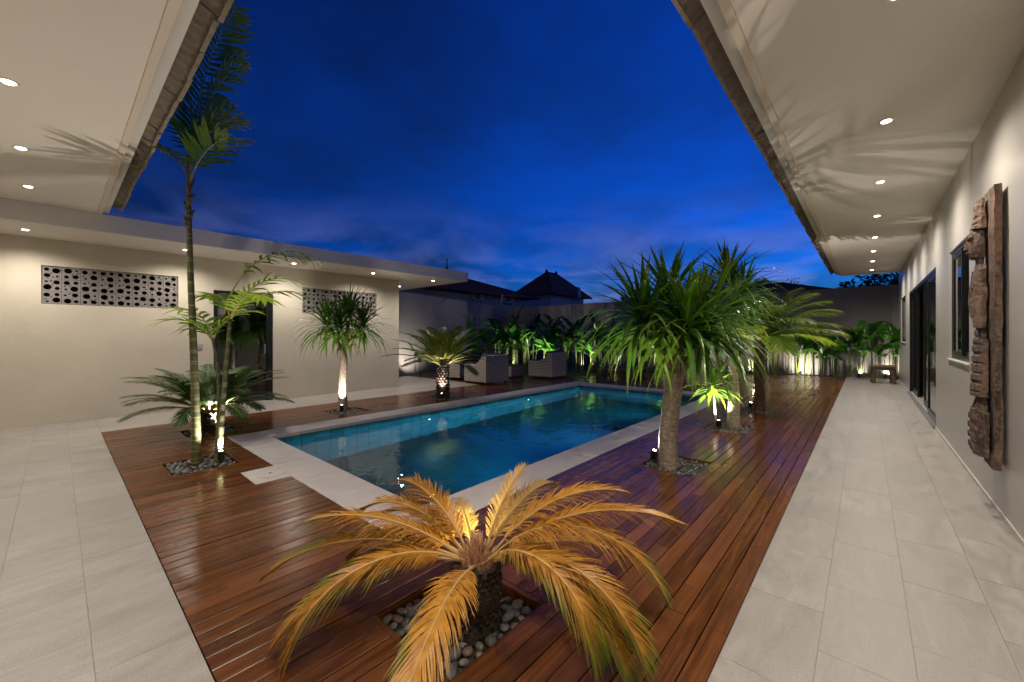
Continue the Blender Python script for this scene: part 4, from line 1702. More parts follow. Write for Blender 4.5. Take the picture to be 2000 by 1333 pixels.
def rosette_leaves(n, L, w, seed, lo=-1.25, hi=1.45, up=(0, 0, 1)):
    """parameters of the leaves of one rosette: youngest upright, oldest hanging"""
    random.seed(seed)
    res = []
    for i in range(n):
        f_ = (i + random.uniform(0, 1)) / n
        ph = i * 2.39996 + random.uniform(-.3, .3)
        e0 = hi - (hi - (-.35)) * f_ ** 0.9
        e1 = e0 - (.25 + 1.6 * f_ ** .8) * random.uniform(.7, 1.3)
        e1 = max(e1, -1.5)
        l_ = L * random.uniform(.8, 1.1) * (.72 + .28 * min(1, f_ * 3))
        res.append((ph, l_, e0, e1, w * random.uniform(.8, 1.15), f_))
    return res


def dracaena(label, loc, trunks, rosettes, leafmat, barkmat, single, name='dracaena', extra=()):
    t = thing(name, label, 'dracaena', loc)
    for tr in trunks:
        m_ = MB()
        bent_trunk(m_, tr[0], tr[1])
        m_.build('trunk' if tr[2] else 'branch', barkmat, t, True)
    for k, (pos, n, L, w, seed) in enumerate(list(rosettes) + list(extra)):
        if k >= len(rosettes):
            single = False
        grp = MB()
        for ph, l_, e0, e1, w_, f_ in rosette_leaves(n, L, w, seed):
            b_ = Vector(pos) + Vector((math.cos(ph) * .02, math.sin(ph) * .02, .10 - .20 * f_))
            if single:
                m_ = MB()
                strap(m_, (0, 0, 0), ph, l_, e0, e1, w_, 7, curl=random.uniform(-.25, .25))
                m_.build('leaf', leafmat, t, False, loc=b_)
            else:
                strap(grp, b_, ph, l_, e0, e1, w_, 6, curl=random.uniform(-.25, .25))
        if not single:
            tag(grp.build('leaf_rosette', leafmat, t), kind='stuff')
    return t


def rv(x, f_, z):
    """offset given as right / away / up of the camera's heading"""
    v = RGT * x + FWD * f_
    return (v.x, v.y, z)


# big one by the right coping
D1 = Vector((-1.50, 4.12, -.06))
pebble_bed(BEDS['right'], 'grey pebbles around the thick pale dracaena trunk', False, .024, 260, bed_local('right', D1.x, D1.y, .11))
b1 = [(rv(0, 0, 0), rv(-.01, 0, .35), rv(.03, 0, .75), rv(.06, 0, 1.02)), (.10, .09, .088, .095), True]
b2 = [(rv(.06, 0, .98), rv(-.03, .02, 1.15), rv(-.16, .0, 1.32), rv(-.26, -.05, 1.50)), (.05, .045, .04, .03), False]
b3 = [(rv(.06, 0, .98), rv(.10, .05, 1.2), rv(.10, .10, 1.45), rv(.08, .12, 1.72)), (.05, .045, .04, .03), False]
b4 = [(rv(.07, 0, .98), rv(.18, -.03, 1.12), rv(.30, -.02, 1.30), rv(.36, 0, 1.45)), (.05, .045, .04, .03), False]
b5 = [(rv(.06, 0, .98), rv(.04, -.10, 1.15), rv(.05, -.20, 1.32), rv(.03, -.26, 1.45)), (.045, .04, .035, .03), False]
dracaena('large bushy dracaena with thick pale trunk and drooping strap leaves beside the pool', D1, [b1, b2, b3, b4, b5],
         [(rv(-.30, -.05, 1.54), 74, .82, .046, 1), (rv(.04, .12, 1.72), 74, .74, .046, 2), (rv(.40, .0, 1.50), 74, .82, .046, 3), (rv(.04, -.28, 1.44), 74, .80, .046, 4)],
         'leaf_dracaena', 'bark_grey', True, extra=[(rv(-.14, .16, 1.50), 60, .74, .044, 5), (rv(.24, -.18, 1.42), 60, .78, .044, 6)])
spike((-1.665, 4.14, -.06), (-1.545, 4.13, .9), 34, 'spike light in the pebbles at the thick pale dracaena trunk', 130)

# second one behind it, taller, with a bright side shoot
D2 = Vector((-1.42, 6.36, -.06))
pebble_bed(BEDS['second'], 'grey pebbles around the second dracaena and its bright shoot', False, .026, 220, bed_local('second', D2.x, D2.y, .12))
c1 = [(rv(0, 0, 0), rv(.02, 0, .5), rv(-.02, 0, 1.05), rv(-.06, 0, 1.45)), (.09, .075, .07, .065), True]
c2 = [(rv(-.06, 0, 1.42), rv(-.12, 0, 1.7), rv(-.08, .02, 2.05)), (.045, .04, .03), False]
c3 = [(rv(-.06, 0, 1.42), rv(.06, .0, 1.65), rv(.16, -.02, 1.92)), (.045, .04, .03), False]
c4 = [(rv(-.06, 0, 1.42), rv(.1, .1, 1.55), rv(.3, .12, 1.68)), (.04, .035, .03), False]
dracaena('taller dracaena with dark upright tufts behind the large bushy one', D2, [c1, c2, c3],
         [(rv(-.06, .02, 2.12), 76, .74, .042, 11), (rv(.12, -.02, 1.96), 76, .62, .042, 12), (rv(-.36, .05, 1.84), 76, .68, .042, 14), (rv(-.14, -.25, 1.78), 60, .60, .042, 15)],
         'leaf_dracaena', 'bark_grey', False)
sh = Vector((-1.62, 6.30, -.06))
dracaena('small bright green dracaena shoot glowing over its spike light', sh,
         [[(rv(0, 0, 0), rv(-.02, 0, .3), rv(-.04, 0, .62)), (.022, .018, .015), True]], [(rv(-.04, 0, .66), 44, .50, .042, 21)], 'leaf_shoot', 'bark_grey', True, 'dracaena_shoot')
spike((-1.56, 6.20, -.06), (-1.62, 6.32, .9), 17, 'spike light under the bright dracaena shoot', 120)

# slim one on the far side of the pool
D3 = Vector((-6.98, 3.38, -.06))
pebble_bed(BEDS['slim'], 'dark pebbles around the slim dracaena across the pool', False, .03, 120, bed_local('slim', D3.x, D3.y, .09))
d1 = [(rv(0, 0, 0), rv(-.02, 0, .45), rv(.0, 0, .95), rv(-.03, 0, 1.15)), (.085, .07, .062, .06), True]
d2 = [(rv(-.03, 0, 1.12), rv(-.14, 0, 1.3), rv(-.26, 0, 1.5)), (.035, .032, .025), False]
d3 = [(rv(-.03, 0, 1.12), rv(.04, 0, 1.35), rv(.08, 0, 1.65)), (.035, .032, .025), False]
d4 = [(rv(-.03, 0, 1.12), rv(.12, .05, 1.3), rv(.28, .05, 1.45)), (.035, .032, .025), False]
dracaena('slim dracaena with brightly lit trunk against the low building wall', D3, [d1, d2, d3, d4],
         [(rv(-.30, 0, 1.55), 84, .70, .036, 31), (rv(.09, 0, 1.70), 90, .72, .036, 32), (rv(.32, .05, 1.52), 84, .70, .036, 33), (rv(0, -.2, 1.5), 70, .66, .036, 34)], 'leaf_dracaena', 'bark_grey', False)
spike((-6.80, 3.26, -.06), (-6.95, 3.36, 1.3), 28, 'spike light at the slim dracaena trunk', 110)

# ================================================================== PYGMY DATE PALM
PP = Vector((-1.40, 8.16, -.06))
pebble_bed(BEDS['palm'], 'dark pebbles around the feathery palm trunk', False, .03, 110, bed_local('palm', PP.x, PP.y, .10))
random.seed(51)
pal = thing('date_palm', 'feathery date palm with knobbly dark trunk beside the terrace', 'palm', PP)
m = MB()
scaly_trunk(m, .085, .075, 1.26, 10, 24, .035)
m.build('trunk', 'bark_palm', pal)
for i in range(32):
    ph = i * 2.39996 + random.uniform(-.2, .2)
    f_ = (i + .5) / 32
    e0 = 1.38 - 1.08 * f_
    rm_, lf_ = MB(), MB()
    L = random.uniform(1.05, 1.3) * (.8 + .2 * min(1, f_ * 3))
    pts = pitch_path((math.cos(ph) * .04, math.sin(ph) * .04, 1.27), ph, L, e0, e0 - random.uniform(.75, 1.15), 1.3, 12, random.uniform(-.3, .3))
    frond(lf_, rm_, pts, 66, .32, .016, V=.2, ang=1.0, droop=.35, start=.10, r0=.010, phi=ph, jit=.10, tipang=.5)
    fo_ = rm_.build('frond', 'rachis_yellow', pal)
    lf_.build('leaflets', 'leaf_palm', fo_)
spike((-1.55, 8.24, -.06), (-1.43, 8.18, 1.3), 85, 'spike light at the knobbly palm trunk', 125)

# ================================================================== TALL SLENDER PALM CLUMP
AP = Vector((-5.17, 0.98, -.06))
pebble_bed(BEDS['areca'], 'dark pebbles around the slender palm stems', False, .03, 150, bed_local('areca', AP.x - .03, AP.y - .02, .07))
random.seed(61)
ar = thing('areca_palm', 'tall slender palm clump with ringed green stems and feathery head', 'palm', AP)


def areca_stem(pts, r, name='stem'):
    m_ = MB()
    bent_trunk(m_, pts, r, 12, .015)
    m_.build(name, 'bamboo_stem', ar, True)
    k = MB()
    P = [Vector(p_) for p_ in pts]
    z = .08
    while z < P[-1].z - .05:
        for i in range(len(P) - 1):
            if P[i].z <= z <= P[i + 1].z:
                t_ = (z - P[i].z) / (P[i + 1].z - P[i].z)
                c_ = P[i].lerp(P[i + 1], t_)
                rr = r[i] + (r[i + 1] - r[i]) * t_
                k.lathe([(rr * .9, -.004), (rr * 1.035, -.002), (rr * 1.035, .002), (rr * .9, .004)], 12, c_)
        z += .115
    tag(k.build('stem_rings', 'rachis_yellow', ar), kind='stuff')


s1 = [rv(-.02, -.02, 0), rv(-.03, -.02, .7), rv(-.06, -.02, 1.5), rv(-.09, -.02, 2.3), rv(-.10, -.02, 2.86)]
areca_stem(s1, [.047, .037, .031, .026, .021])
s2 = [rv(.16, .05, 0), rv(.19, .05, .5), rv(.24, .05, 1.1), rv(.28, .05, 1.55)]
areca_stem(s2, [.032, .027, .023, .017])
s3 = [rv(.10, .10, 0), rv(.12, .10, .45), rv(.12, .10, .95), rv(.06, .10, 1.35)]
areca_stem(s3, [.026, .022, .018, .013])
# husk at the head
m = MB()
m.tube([s1[-1], rv(-.10, -.02, 3.05), rv(-.085, -.02, 3.5)], [.024, .018, .010], 9, True, .08)
for i in range(6):
    a = random.uniform(0, 6.28)
    b_ = Vector(s1[-1]) + Vector((0, 0, -.35 + i * .08))
    m.tube([b_, b_ + Vector((math.cos(a) * .05, math.sin(a) * .05, .10))], [.03, .004], 5)
m.build('crownshaft', 'bark_palm', ar, True)
yaw_r = YAW                     # azimuth of camera-right


def areca_frond(p0, ph, L, e0, e1, npairs, ll, lw, mat, V=.2, dr=.3, curl=0., start=.12, pw=1.3, ang=1.15, tipang=.6, rm='rachis_yellow', twist=0.):
    rm_, lf_ = MB(), MB()
    pts_ = pitch_path(p0, ph, L, e0, e1, pw, 14, curl)
    frond(lf_, rm_, pts_, npairs, ll, lw, V=V, ang=ang, droop=dr, start=start, r0=.011, phi=ph, jit=.08, tipang=tipang, wid=(.45, 1, .8, .06), twist=twist)
    fo_ = rm_.build('frond', rm, ar)
    lf_.build('leaflets', mat, fo_)


top = rv(-.09, -.02, 3.0)
areca_frond(top, yaw_r, 1.85, 1.53, 1.02, 30, .54, .046, 'leaf_areca', V=.10, dr=.25, start=.16, ang=1.25, tipang=.9)
areca_frond(rv(-.09, -.02, 3.1), yaw_r + .5, 1.35, 1.50, .85, 24, .50, .036, 'leaf_areca', V=.1, dr=.35, start=.14)
areca_frond(rv(-.09, -.02, 3.1), yaw_r + 1.9, .8, 1.4, .6, 17, .40, .032, 'leaf_areca', dr=.4, start=.25)
areca_frond(rv(-.09, -.02, 3.1), yaw_r + .3, .75, 1.35, .45, 17, .42, .034, 'leaf_areca', dr=.35, start=.25)
areca_frond(rv(-.09, -.02, 2.95), yaw_r + PI - .2, .70, 1.25, .1, 16, .40, .032, 'leaf_areca', dr=.3, start=.25)
areca_frond(rv(-.09, -.02, 2.95), yaw_r - .2, .66, 1.2, .15, 16, .40, .032, 'leaf_areca', dr=.3, start=.25)
# shorter stems
for (ph, L, e0, e1, mt) in ((.1, .95, 1.25, -.55, 'leaf_areca_light'), (-.5, .75, .9, -.6, 'leaf_areca_light'), (.6, .85, 1.0, -.5, 'leaf_areca'), (2.6, .62, 1.15, -.4, 'leaf_areca_light'),
                            (1.6, .6, 1.2, -.2, 'leaf_areca')):
    areca_frond(rv(.28, .05, 1.55), yaw_r + ph, L, e0, e1, 15, .27, .030, mt, dr=.35)
for (ph, L, e0, e1, mt) in ((3.0, .60, 1.35, -.2, 'leaf_areca_light'), (2.5, .5, 1.0, -.5, 'leaf_areca'), (.4, .55, 1.3, -.1, 'leaf_areca_light'), (-2.2, .5, 1.1, -.4, 'leaf_areca')):
    areca_frond(rv(.06, .10, 1.32), yaw_r + ph, L, e0, e1, 9, .30, .036, mt, dr=.4)
areca_frond(rv(.22, .05, 1.6), yaw_r + .02, 1.35, 1.35, -.55, 13, .24, .030, 'leaf_areca', dr=.7, start=.35)
spike((-5.03, 1.13, -.06), (-5.08, 1.12, 2.4), 36, 'spike light glaring between the slender palm stems', 140)

# ================================================================== HELICONIAS ALONG THE WALLS


def paddle_mesh(seed, L, W, bend):
    random.seed(seed)
    n = 9
    vs, fs, us = [], [], []
    for i in range(n + 1):
        u = i / n
        e = -bend * u
        x_ = sum(math.cos(-bend * (k + .5) / n) * L / n for k in range(i))
        z_ = sum(math.sin(-bend * (k + .5) / n) * L / n for k in range(i))
        w_ = W * math.sin(PI * min(1, (u * .94 + .05)) ** .8) ** .75 * (1 if u < 1 else 0.05)
        rp_ = .02 * math.sin(i * 2.3 + seed)
        vs += [(x_, -w_ / 2, z_ + w_ * .16 + rp_), (x_, -w_ / 4, z_ + w_ * .04), (x_, 0, z_ - .004), (x_, w_ / 4, z_ + w_ * .04), (x_, w_ / 2, z_ + w_ * .16 - rp_)]
        us += [u] * 5
        if i:
            k = i * 5
            for j in range(4):
                fs.append((k - 5 + j, k - 4 + j, k + 1 + j, k + j))
    m_ = MB()
    m_.add(vs, fs, us)
    return m_


PADS = {}
for mt in ('leaf_heliconia', 'leaf_heliconia_light'):
    PADS[mt] = [paddle_mesh(s_, random.uniform(.48, .72), random.uniform(.15, .22), random.uniform(.4, 1.3)).mesh('leaf', mt, True) for s_ in range(5)]
STEM = {}


def heliconia(x_, y_, H_, nst, mt, label, group, seed, spread=.16, big=1.0):
    random.seed(seed)
    t = thing('heliconia', label, 'plant', (x_, y_, -.03), 0, group)
    for k in range(nst):
        a = random.uniform(0, 2 * PI)
        b_ = Vector((math.cos(a), math.sin(a), 0)) * spread * random.uniform(.2, 1)
        h_ = H_ * random.uniform(.42, .72)
        ln = Vector((math.cos(a), math.sin(a), 0)) * random.uniform(.0, .10)
        m_ = MB()
        m_.tube([b_, b_ + ln * .4 + Vector((0, 0, h_ * .5)), b_ + ln + Vector((0, 0, h_))], [.018, .014, .008], 6)
        for j in range(random.choice((2, 2, 3))):
            ph = random.uniform(0, 2 * PI)
            el = random.uniform(.35, 1.4)
            f_ = 1 - j * random.uniform(.12, .25)
            s_ = b_ + ln * f_ + Vector((0, 0, h_ * f_))
            pl = random.uniform(.08, .28) * H_ / 1.7
            d_ = Vector((math.cos(ph) * math.cos(el), math.sin(ph) * math.cos(el), math.sin(el)))
            e_ = s_ + d_ * pl
            m_.tube([s_, e_], [.008, .005], 5)
            sc = random.uniform(.75, 1.15) * big
            link('leaf', random.choice(PADS[mt]), t, e_, (random.uniform(-.4, .4), -el, ph), (sc, sc * random.uniform(.8, 1.2), sc))
        m_.build('stem', 'stem_green', t)
    return t


PLANTS = []
RUNS = {'seat': ('heliconia clump from the low building corner behind the rattan seats', 'heliconias behind the rattan seats'),
        'tall': ('tall dark heliconia clump in the back row of the garden corner', 'tall heliconias in the garden corner'),
        'deck': ('heliconia clump from the seats along the planting behind the loungers', 'heliconias behind the loungers'),
        'stool': ('bright heliconia clump from the villa wall behind the wooden stool', 'heliconias near the stool'),
        'side': ('thin young heliconia from the low building corner against the lit wall', 'young heliconias by the building corner')}
for i in range(12):                               # diagonal run behind the rattan seats
    t_ = i / 11
    PLANTS.append((-9.9 + 3.0 * t_ + random.uniform(-.15, .15), 9.3 + 4.2 * t_ + random.uniform(-.2, .3), random.uniform(1.6, 2.0), 4, 'seat', i))
for i in range(18):
    PLANTS.append((-10.3 + i * .27, 10.4 + i * .30 + random.uniform(-.15, .5), random.uniform(2.0, 2.5), 5, 'tall', i))
for i in range(11):
    PLANTS.append((-6.7 + i * .43, 13.9 + i * .2 + random.uniform(-.1, .2), random.uniform(1.4, 1.95), 4, 'deck', i))
for i in range(11):
    PLANTS.append((.52 - i * .32, 16.62 + random.uniform(-.10, .1), random.uniform(1.35, 1.75) if i > 6 else random.uniform(1.6, 2.2), 4, 'stool', i))
for i in range(4):
    PLANTS.append((-10.9 + i * .28, 7.75 + i * .22, random.uniform(.9, 1.15), 2, 'side', i))
for i, (x_, y_, H_, n_, kd, k_) in enumerate(PLANTS):
    mt = 'leaf_heliconia_light' if (kd == 'stool' and i % 2) or kd == 'side' or (kd in ('seat', 'deck') and i % 3 == 0) else 'leaf_heliconia'
    lb, gr = RUNS[kd]
    heliconia(x_, y_, H_, n_, mt, lb if kd == 'tall' else ORD[k_] + ' ' + lb, gr, 700 + i, big=1.25 if kd == 'stool' else (.7 if kd == 'side' else 1.1))
random.seed(71)
# wall-washing lights among them
for q_, (x_, y_, tx, ty, pw) in enumerate(((-11.05, 7.95, -12.3, 8.3, 45), (-9.2, 10.3, -9.8, 11.0, 40), (-8.3, 10.6, -8.5, 11.3, 60), (-7.35, 12.3, -7.8, 13, 45))):
    spike((x_, y_, -.03), (tx, ty, 1.1), pw, ORD[q_] + ' spike light from the low building corner in the planting behind the seats', 100, 'spike lights behind the rattan seats')
for q_, (x_, y_, pw) in enumerate(((-6.9, 13.1, 8), (-5.3, 13.9, 45), (-4.2, 14.5, 45), (-2.9, 15.4, 50))):
    spike((x_, y_, -.03), (x_ - .1, y_ + 1.0, .9), pw, ORD[q_] + ' spike light from the rattan seats in the planting behind the loungers', 100, 'spike lights behind the loungers')
for q_, (x_, y_, pw) in enumerate(((.45, 16.55, 16), (-.15, 16.55, 22), (-1.62, 16.2, 38))):
    spike((x_, y_, -.03), (x_ + .1, 16.9, .5), pw, ORD[q_] + ' spike light from the villa wall washing the rear wall behind the stool', 120, 'spike lights near the stool')

# ================================================================== FURNITURE


def rattan_box(m_, x0, x1, y0, y1, z0, z1, rib=.045):
    """woven panel box with proud horizontal strands"""
    m_.cbox(x0, x1, y0, y1, z0, z1, .015)
    z_ = z0 + rib * .5
    while z_ < z1 - .02:
        g = .005
        m_.cbox(x0 - g, x1 + g, y0 - g, y1 + g, z_, z_ + rib * .62, .004)
        z_ += rib


def armchair(label, x_, y_, rz, w=.88, dp=.85):
    """faces local -x"""
    t = thing('rattan_armchair', label, 'armchair', (x_, y_, 0), rz)
    hw, hd = w / 2, dp / 2
    b_ = MB()
    rattan_box(b_, hd - .16, hd, -hw, hw, .06, .78)
    b_.build('backrest', 'rattan', t)
    for s_ in (-1, 1):
        m_ = MB()
        y0, y1 = (hw - .14, hw) if s_ > 0 else (-hw, -hw + .14)
        rattan_box(m_, -hd, hd - .165, y0, y1, .06, .54)
        # arm rising towards the back
        m_.add([(hd - .166, y0, .54), (hd - .166, y1, .54), (hd - .166, y1, .74), (hd - .166, y0, .74), (hd - .42, y0, .54), (hd - .42, y1, .54), (hd - .30, y0, .60), (hd - .30, y1, .60)],
               [(0, 1, 2, 3), (3, 2, 7, 6), (6, 7, 5, 4), (0, 3, 6, 4), (1, 5, 7, 2), (0, 4, 5, 1)])
        m_.build('armrest', 'rattan', t)
    m_ = MB()
    rattan_box(m_, -hd + .02, hd - .166, -hw + .145, hw - .145, .06, .30)
    m_.build('seat_base', 'rattan', t)
    MB().cbox(-hd - .0, hd - .17, -hw + .15, hw - .15, .302, .46, .03).build('seat_cushion', 'cushion', t)
    MB().cbox(hd - .30, hd - .168, -hw + .15, hw - .15, .462, .84, .03).build('back_cushion', 'cushion', t)
    for sx in (-1, 1):
        for sy in (-1, 1):
            MB().box(sx * (hd - .06) - .02, sx * (hd - .06) + .02, sy * (hw - .06) - .02, sy * (hw - .06) + .02, .001, .059).build('leg', 'lamp_black', t)
    return t


armchair('grey rattan armchair turned away behind the upright cycad', -7.93, 7.92, 0.0)
armchair('grey rattan armchair standing on the deck by the far pool corner', -7.52, 10.22, 0.1)
sf = thing('rattan_sofa', 'low grey rattan sofa with dark cushions against the planting', 'sofa', (-9.75, 8.75, 0), PI + .35)
m = MB()
rattan_box(m, .22, .40, -.95, .95, .06, .72)
m.build('backrest', 'rattan', sf)
m = MB()
rattan_box(m, -.42, .215, -.95, .95, .06, .32)
m.build('seat_base', 'rattan', sf)
for s_ in (-1, 1):
    m = MB()
    rattan_box(m, -.42, .215, s_ * 1.03 - .075, s_ * 1.03 + .075, .06, .55)
    m.build('armrest', 'rattan', sf)
    MB().cbox(-.43, .2, -.94 if s_ < 0 else .005, -.005 if s_ < 0 else .94, .322, .47, .03).build('seat_cushion', 'cushion', sf)
    MB().cbox(.05, .212, -.94 if s_ < 0 else .005, -.005 if s_ < 0 else .94, .472, .82, .03).build('back_cushion', 'cushion', sf)
for sx in (-.36, .34):
    for sy in (-.88, .88):
        MB().box(sx - .02, sx + .02, sy - .02, sy + .02, .001, .059).build('leg', 'lamp_black', sf)
tb = thing('coffee_table', 'low square rattan coffee table between the armchairs', 'table', (-8.55, 9.55, 0), .1)
m = MB()
rattan_box(m, -.34, .34, -.34, .34, .05, .38)
m.build('base', 'rattan', tb)
MB().cbox(-.37, .37, -.37, .37, .382, .405, .006).build('table_top', 'black_frame', tb)
for i, (x_, y_) in enumerate(((-8.42, 7.72), (-8.62, 7.92))):
    j_ = thing('glass_jar', 'small clear glass jar on the deck ' + ('close beside the armchair' if i == 0 else 'on the sofa side of the other jar'), 'jar', (x_, y_, 0.001), 0, 'glass jars on the deck')
    MB().lathe([(.05, 0), (.055, .01), (.055, .15), (.045, .17), (.045, .19), (.041, .19), (.041, .17), (.05, .15), (.05, .012), (.001, .012)], 18).build('glass', 'jar_glass', j_, True)
    MB().lathe([(.03, .0125), (.03, .07), (.001, .072)], 14).build('candle', 'plastic_white', j_)


def lounger(label, x_, y_, rz):
    t = thing('sun_lounger', label, 'sun lounger', (x_, y_, 0), rz)
    MB().cbox(-.98, .98, -.33, -.28, .24, .30, .006).cbox(-.98, .98, .28, .33, .24, .30, .006).cbox(-.98, -.93, -.279, .279, .24, .30, .006).cbox(.93, .98, -.279, .279, .24, .30, .006).build('frame', 'teak_old', t)
    for sx in (-.9, .9):
        for sy in (-.305, .305):
            MB().box(sx - .025, sx + .025, sy - .02, sy + .02, .001, .2395).build('leg', 'teak_old', t)
    for i in range(14):
        MB().box(-.92 + i * .13, -.83 + i * .13, -.278, .278, .27, .285).build('slat', 'teak_old', t)
    MB().cbox(-.95, .30, -.30, .30, .302, .39, .03).build('mattress', 'cushion', t)
    m_ = MB()
    m_.add([(.31, -.3, .302), (.31, .3, .302), (.95, .3, .52), (.95, -.3, .52), (.28, -.3, .39), (.28, .3, .39), (.92, .3, .61), (.92, -.3, .61)],
           [(0, 1, 2, 3), (7, 6, 5, 4), (0, 4, 5, 1), (1, 5, 6, 2), (2, 6, 7, 3), (3, 7, 4, 0)])
    m_.build('back_mattress', 'cushion', t)
    return t


lounger('dark cushioned sun lounger on the far deck beside the heliconias', -5.85, 12.15, 1.25)
lounger('dark cushioned sun lounger on the far deck behind the dracaena crown', -4.35, 12.7, 1.4)
tt = thing('side_table', 'slender dark side table standing on the far deck by the loungers', 'table', (-2.75, 12.0, 0), .2)
MB().cbox(-.24, .24, -.24, .24, .56, .59, .005).build('table_top', 'teak_old', tt)
for sx in (-1, 1):
    for sy in (-1, 1):
        MB().tube([(sx * .21, sy * .21, .001), (sx * .19, sy * .19, .559)], [.014, .018], 6).build('leg', 'teak_old', tt)
MB().box(-.19, .19, -.008, .008, .2, .225).build('stretcher', 'teak_old', tt)

st = thing('wooden_stool', 'small old wooden stool at the end of the stone terrace', 'stool', (0.36, 15.15, 0), .05)
m = MB()
import bmesh as _bm
m.cbox(-.24, .24, -.19, .19, .43, .50, .012)
m.build('seat', 'teak_old', st)
MB().cbox(-.20, .20, -.155, -.12, .36, .4295, .006).cbox(-.20, .20, .12, .155, .36, .4295, .006).build('apron', 'teak_old', st)
for sx in (-1, 1):
    for sy in (-1, 1):
        m = MB()
        a = Vector((sx * .21, sy * .17, .001))
        b_ = Vector((sx * .175, sy * .135, .4295))
        m.tube([a, a.lerp(b_, .5), b_], [.048, .044, .046], 4)
        m.build('leg', 'teak_old', st)

# ================================================================== CARVED WALL PANEL
cp = thing('carved_panel', 'tall weathered carved wooden figure panel leaning on the villa wall', 'carving', (0.735, 4.60, 0.36))


def rough_block(x0, x1, y0, y1, z0, z1, nx_, ny_, nz_, amp, seed, taper=None, fq=9.0, rnd=0.0):
    """subdivided block with weathered surface"""
    import bmesh
    bm = bmesh.new()
    bmesh.ops.create_cube(bm, size=1.0)
    def cut(axis, n):
        for i in range(1, n):
            co = [0, 0, 0]
            co[axis] = -0.5 + i / n
            no = [0, 0, 0]
            no[axis] = 1
            bmesh.ops.bisect_plane(bm, geom=bm.verts[:] + bm.edges[:] + bm.faces[:], plane_co=co, plane_no=no)
    cut(0, nx_)
    cut(1, ny_)
    cut(2, nz_)
    for v in bm.verts:
        u = Vector((v.co.x + .5, v.co.y + .5, v.co.z + .5))
        fx = fy = 1.0
        if taper:
            fx, fy = taper(u.z)
        if rnd:
            fx *= 1 - rnd * abs(2 * (u.y - .5)) ** 2.4
        p_ = Vector((x1 + (x0 - x1) * (1 - u.x) * fx, (y0 + y1) / 2 + (y1 - y0) * (u.y - .5) * fy, z0 + (z1 - z0) * u.z))
        n_ = noise.noise_vector((p_ + Vector((seed, 0, 0))) * fq) * amp + noise.noise_vector((p_ + Vector((seed, 5, 0))) * fq * 3.1) * amp * .5
        v.co = p_ + n_
    me = bpy.data.meshes.new('b')
    bm.to_mesh(me)
    bm.free()
    me.materials.append(MATS['carved_wood'])
    return me


def cpart(name, me, smooth=False):
    me.name = name
    o = bpy.data.objects.new(name, me)
    COL.objects.link(o)
    o.parent = cp
    if smooth:
        me.polygons.foreach_set('use_smooth', [True] * len(me.polygons))
    return o


# local axes: x to the wall (negative = towards the terrace), y along the wall, z up
def tri(v):
    return abs((v % 1.0) - .5) * 2


cpart('back_board', rough_block(-.050, -.010, -.19, .13, 0, 2.04, 3, 6, 60, .007, 1, lambda z: (1 - .12 * abs(math.sin(z * 11)), 1 - .10 * max(0, z - .9) / .1)))
cpart('pedestal', rough_block(-0.120, -0.061, -.12, .20, .07, .40, 5, 14, 16, .008, 2, None, 12, .15))
cpart('foot', rough_block(-0.120, -0.061, -.07, .03, .402, .50, 5, 5, 6, .006, 3, lambda z: (1 - .45 * z, 1 - .35 * z), 9, .5))
cpart('foot', rough_block(-0.120, -0.061, .05, .16, .402, .50, 5, 5, 6, .006, 4, lambda z: (1 - .45 * z, 1 - .35 * z), 9, .5))
cpart('skirt', rough_block(-0.130, -0.061, -.11, .20, .505, .93, 6, 16, 34, .003, 5, lambda z: ((1 - .22 * z) * (1 - .16 * (tri(z * 6) < .25)), 1 - .18 * z), 12, .45))
for k in range(5):                                    # carved lozenges on the skirt
    z_ = .53 + k * .078
    for j in range(7):
        y_ = -.095 + j * .041 + .004 * k
        cpart('carved_motif', rough_block(-0.128 + .005 * k + .028 * abs((j - 3) / 3) ** 2.4, -0.080, y_, y_ + .026, z_, z_ + .045, 1, 2, 2, .003, 40 + k * 7 + j, lambda z: (1, 1 - abs(z - .5) * 1.2)))
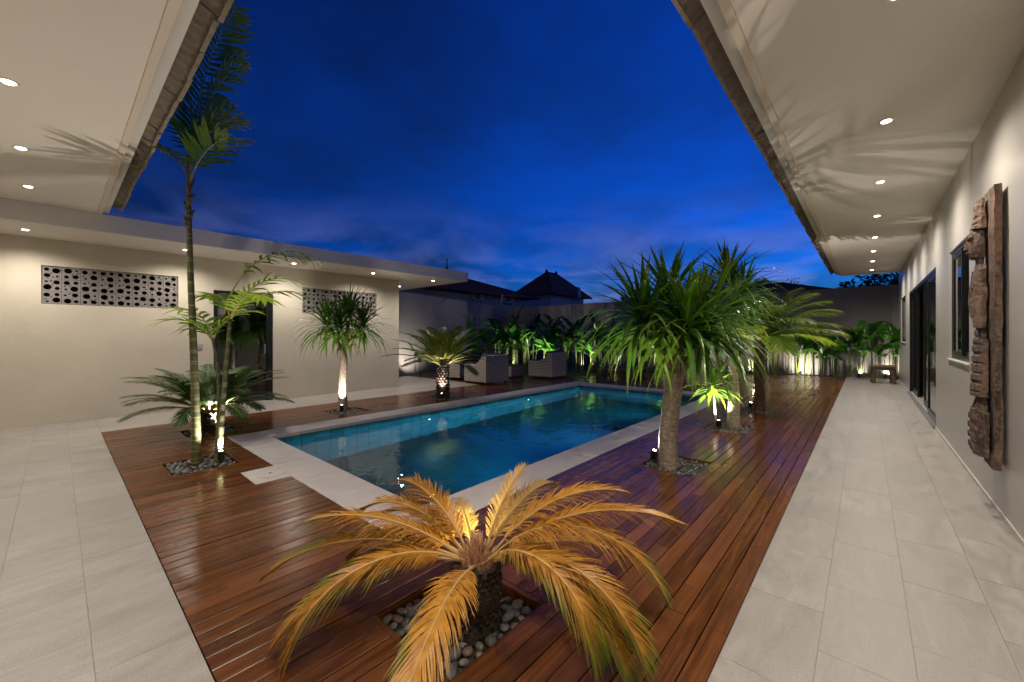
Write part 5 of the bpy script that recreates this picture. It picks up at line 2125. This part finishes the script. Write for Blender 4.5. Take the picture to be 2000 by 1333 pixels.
cpart('torso', rough_block(-0.110, -0.061, -.02, .18, .925, 1.32, 6, 12, 30, .005, 6, lambda z: ((1 - .12 * math.sin(z * 9)) * (1 - .2 * (tri(z * 7) < .3)), .82 + .18 * math.cos(z * 7)), 12, .5))
cpart('arm', rough_block(-0.132, -0.061, -.05, .03, 1.02, 1.46, 5, 6, 16, .007, 7, lambda z: (1 - .45 * abs(z - .35), 1 - .3 * z), 9, .6))
cpart('arm', rough_block(-0.128, -0.061, .13, .205, 1.10, 1.46, 5, 6, 16, .007, 8, lambda z: (1 - .45 * abs(z - .35), 1 - .3 * z), 9, .6))
cpart('chest', rough_block(-0.118, -0.061, -.03, .19, 1.325, 1.50, 6, 10, 10, .007, 9, lambda z: (1 - .3 * z, 1 - .25 * z), 9, .5))
cpart('neck', rough_block(-0.100, -0.061, .04, .13, 1.49, 1.55, 4, 6, 4, .004, 13, None, 9, .5))
cpart('head', rough_block(-0.145, -0.061, .01, .165, 1.545, 1.78, 7, 12, 14, .005, 10, lambda z: (.55 + .45 * math.sin(PI * (.15 + .75 * z)), .6 + .4 * math.sin(PI * (.2 + .65 * z))), 9, .6), True)
cpart('nose', rough_block(-0.160, -0.135, .070, .102, 1.625, 1.695, 3, 3, 5, .002, 11, lambda z: (1 - .6 * z, 1 - .4 * z)))
cpart('brow', rough_block(-0.150, -0.120, .03, .145, 1.70, 1.715, 2, 6, 2, .002, 14, None, 9, .4))
cpart('mouth', rough_block(-0.148, -0.120, .060, .115, 1.592, 1.606, 2, 4, 2, .002, 15))
cpart('headdress', rough_block(-0.120, -0.061, -.02, .20, 1.775, 2.00, 6, 12, 14, .010, 12, lambda z: ((1 - .5 * z) * (1 - .15 * (tri(z * 4) < .3)), 1 - .45 * z), 9, .5))
for k in range(4):
    for j in range(5):
        cpart('carved_motif', rough_block(-0.128, -0.100, -.10 + j * .058, -.068 + j * .058, .10 + k * .072, .145 + k * .072, 2, 2, 2, .005, 120 + k * 5 + j, lambda z: (1, 1 - abs(z - .5))))
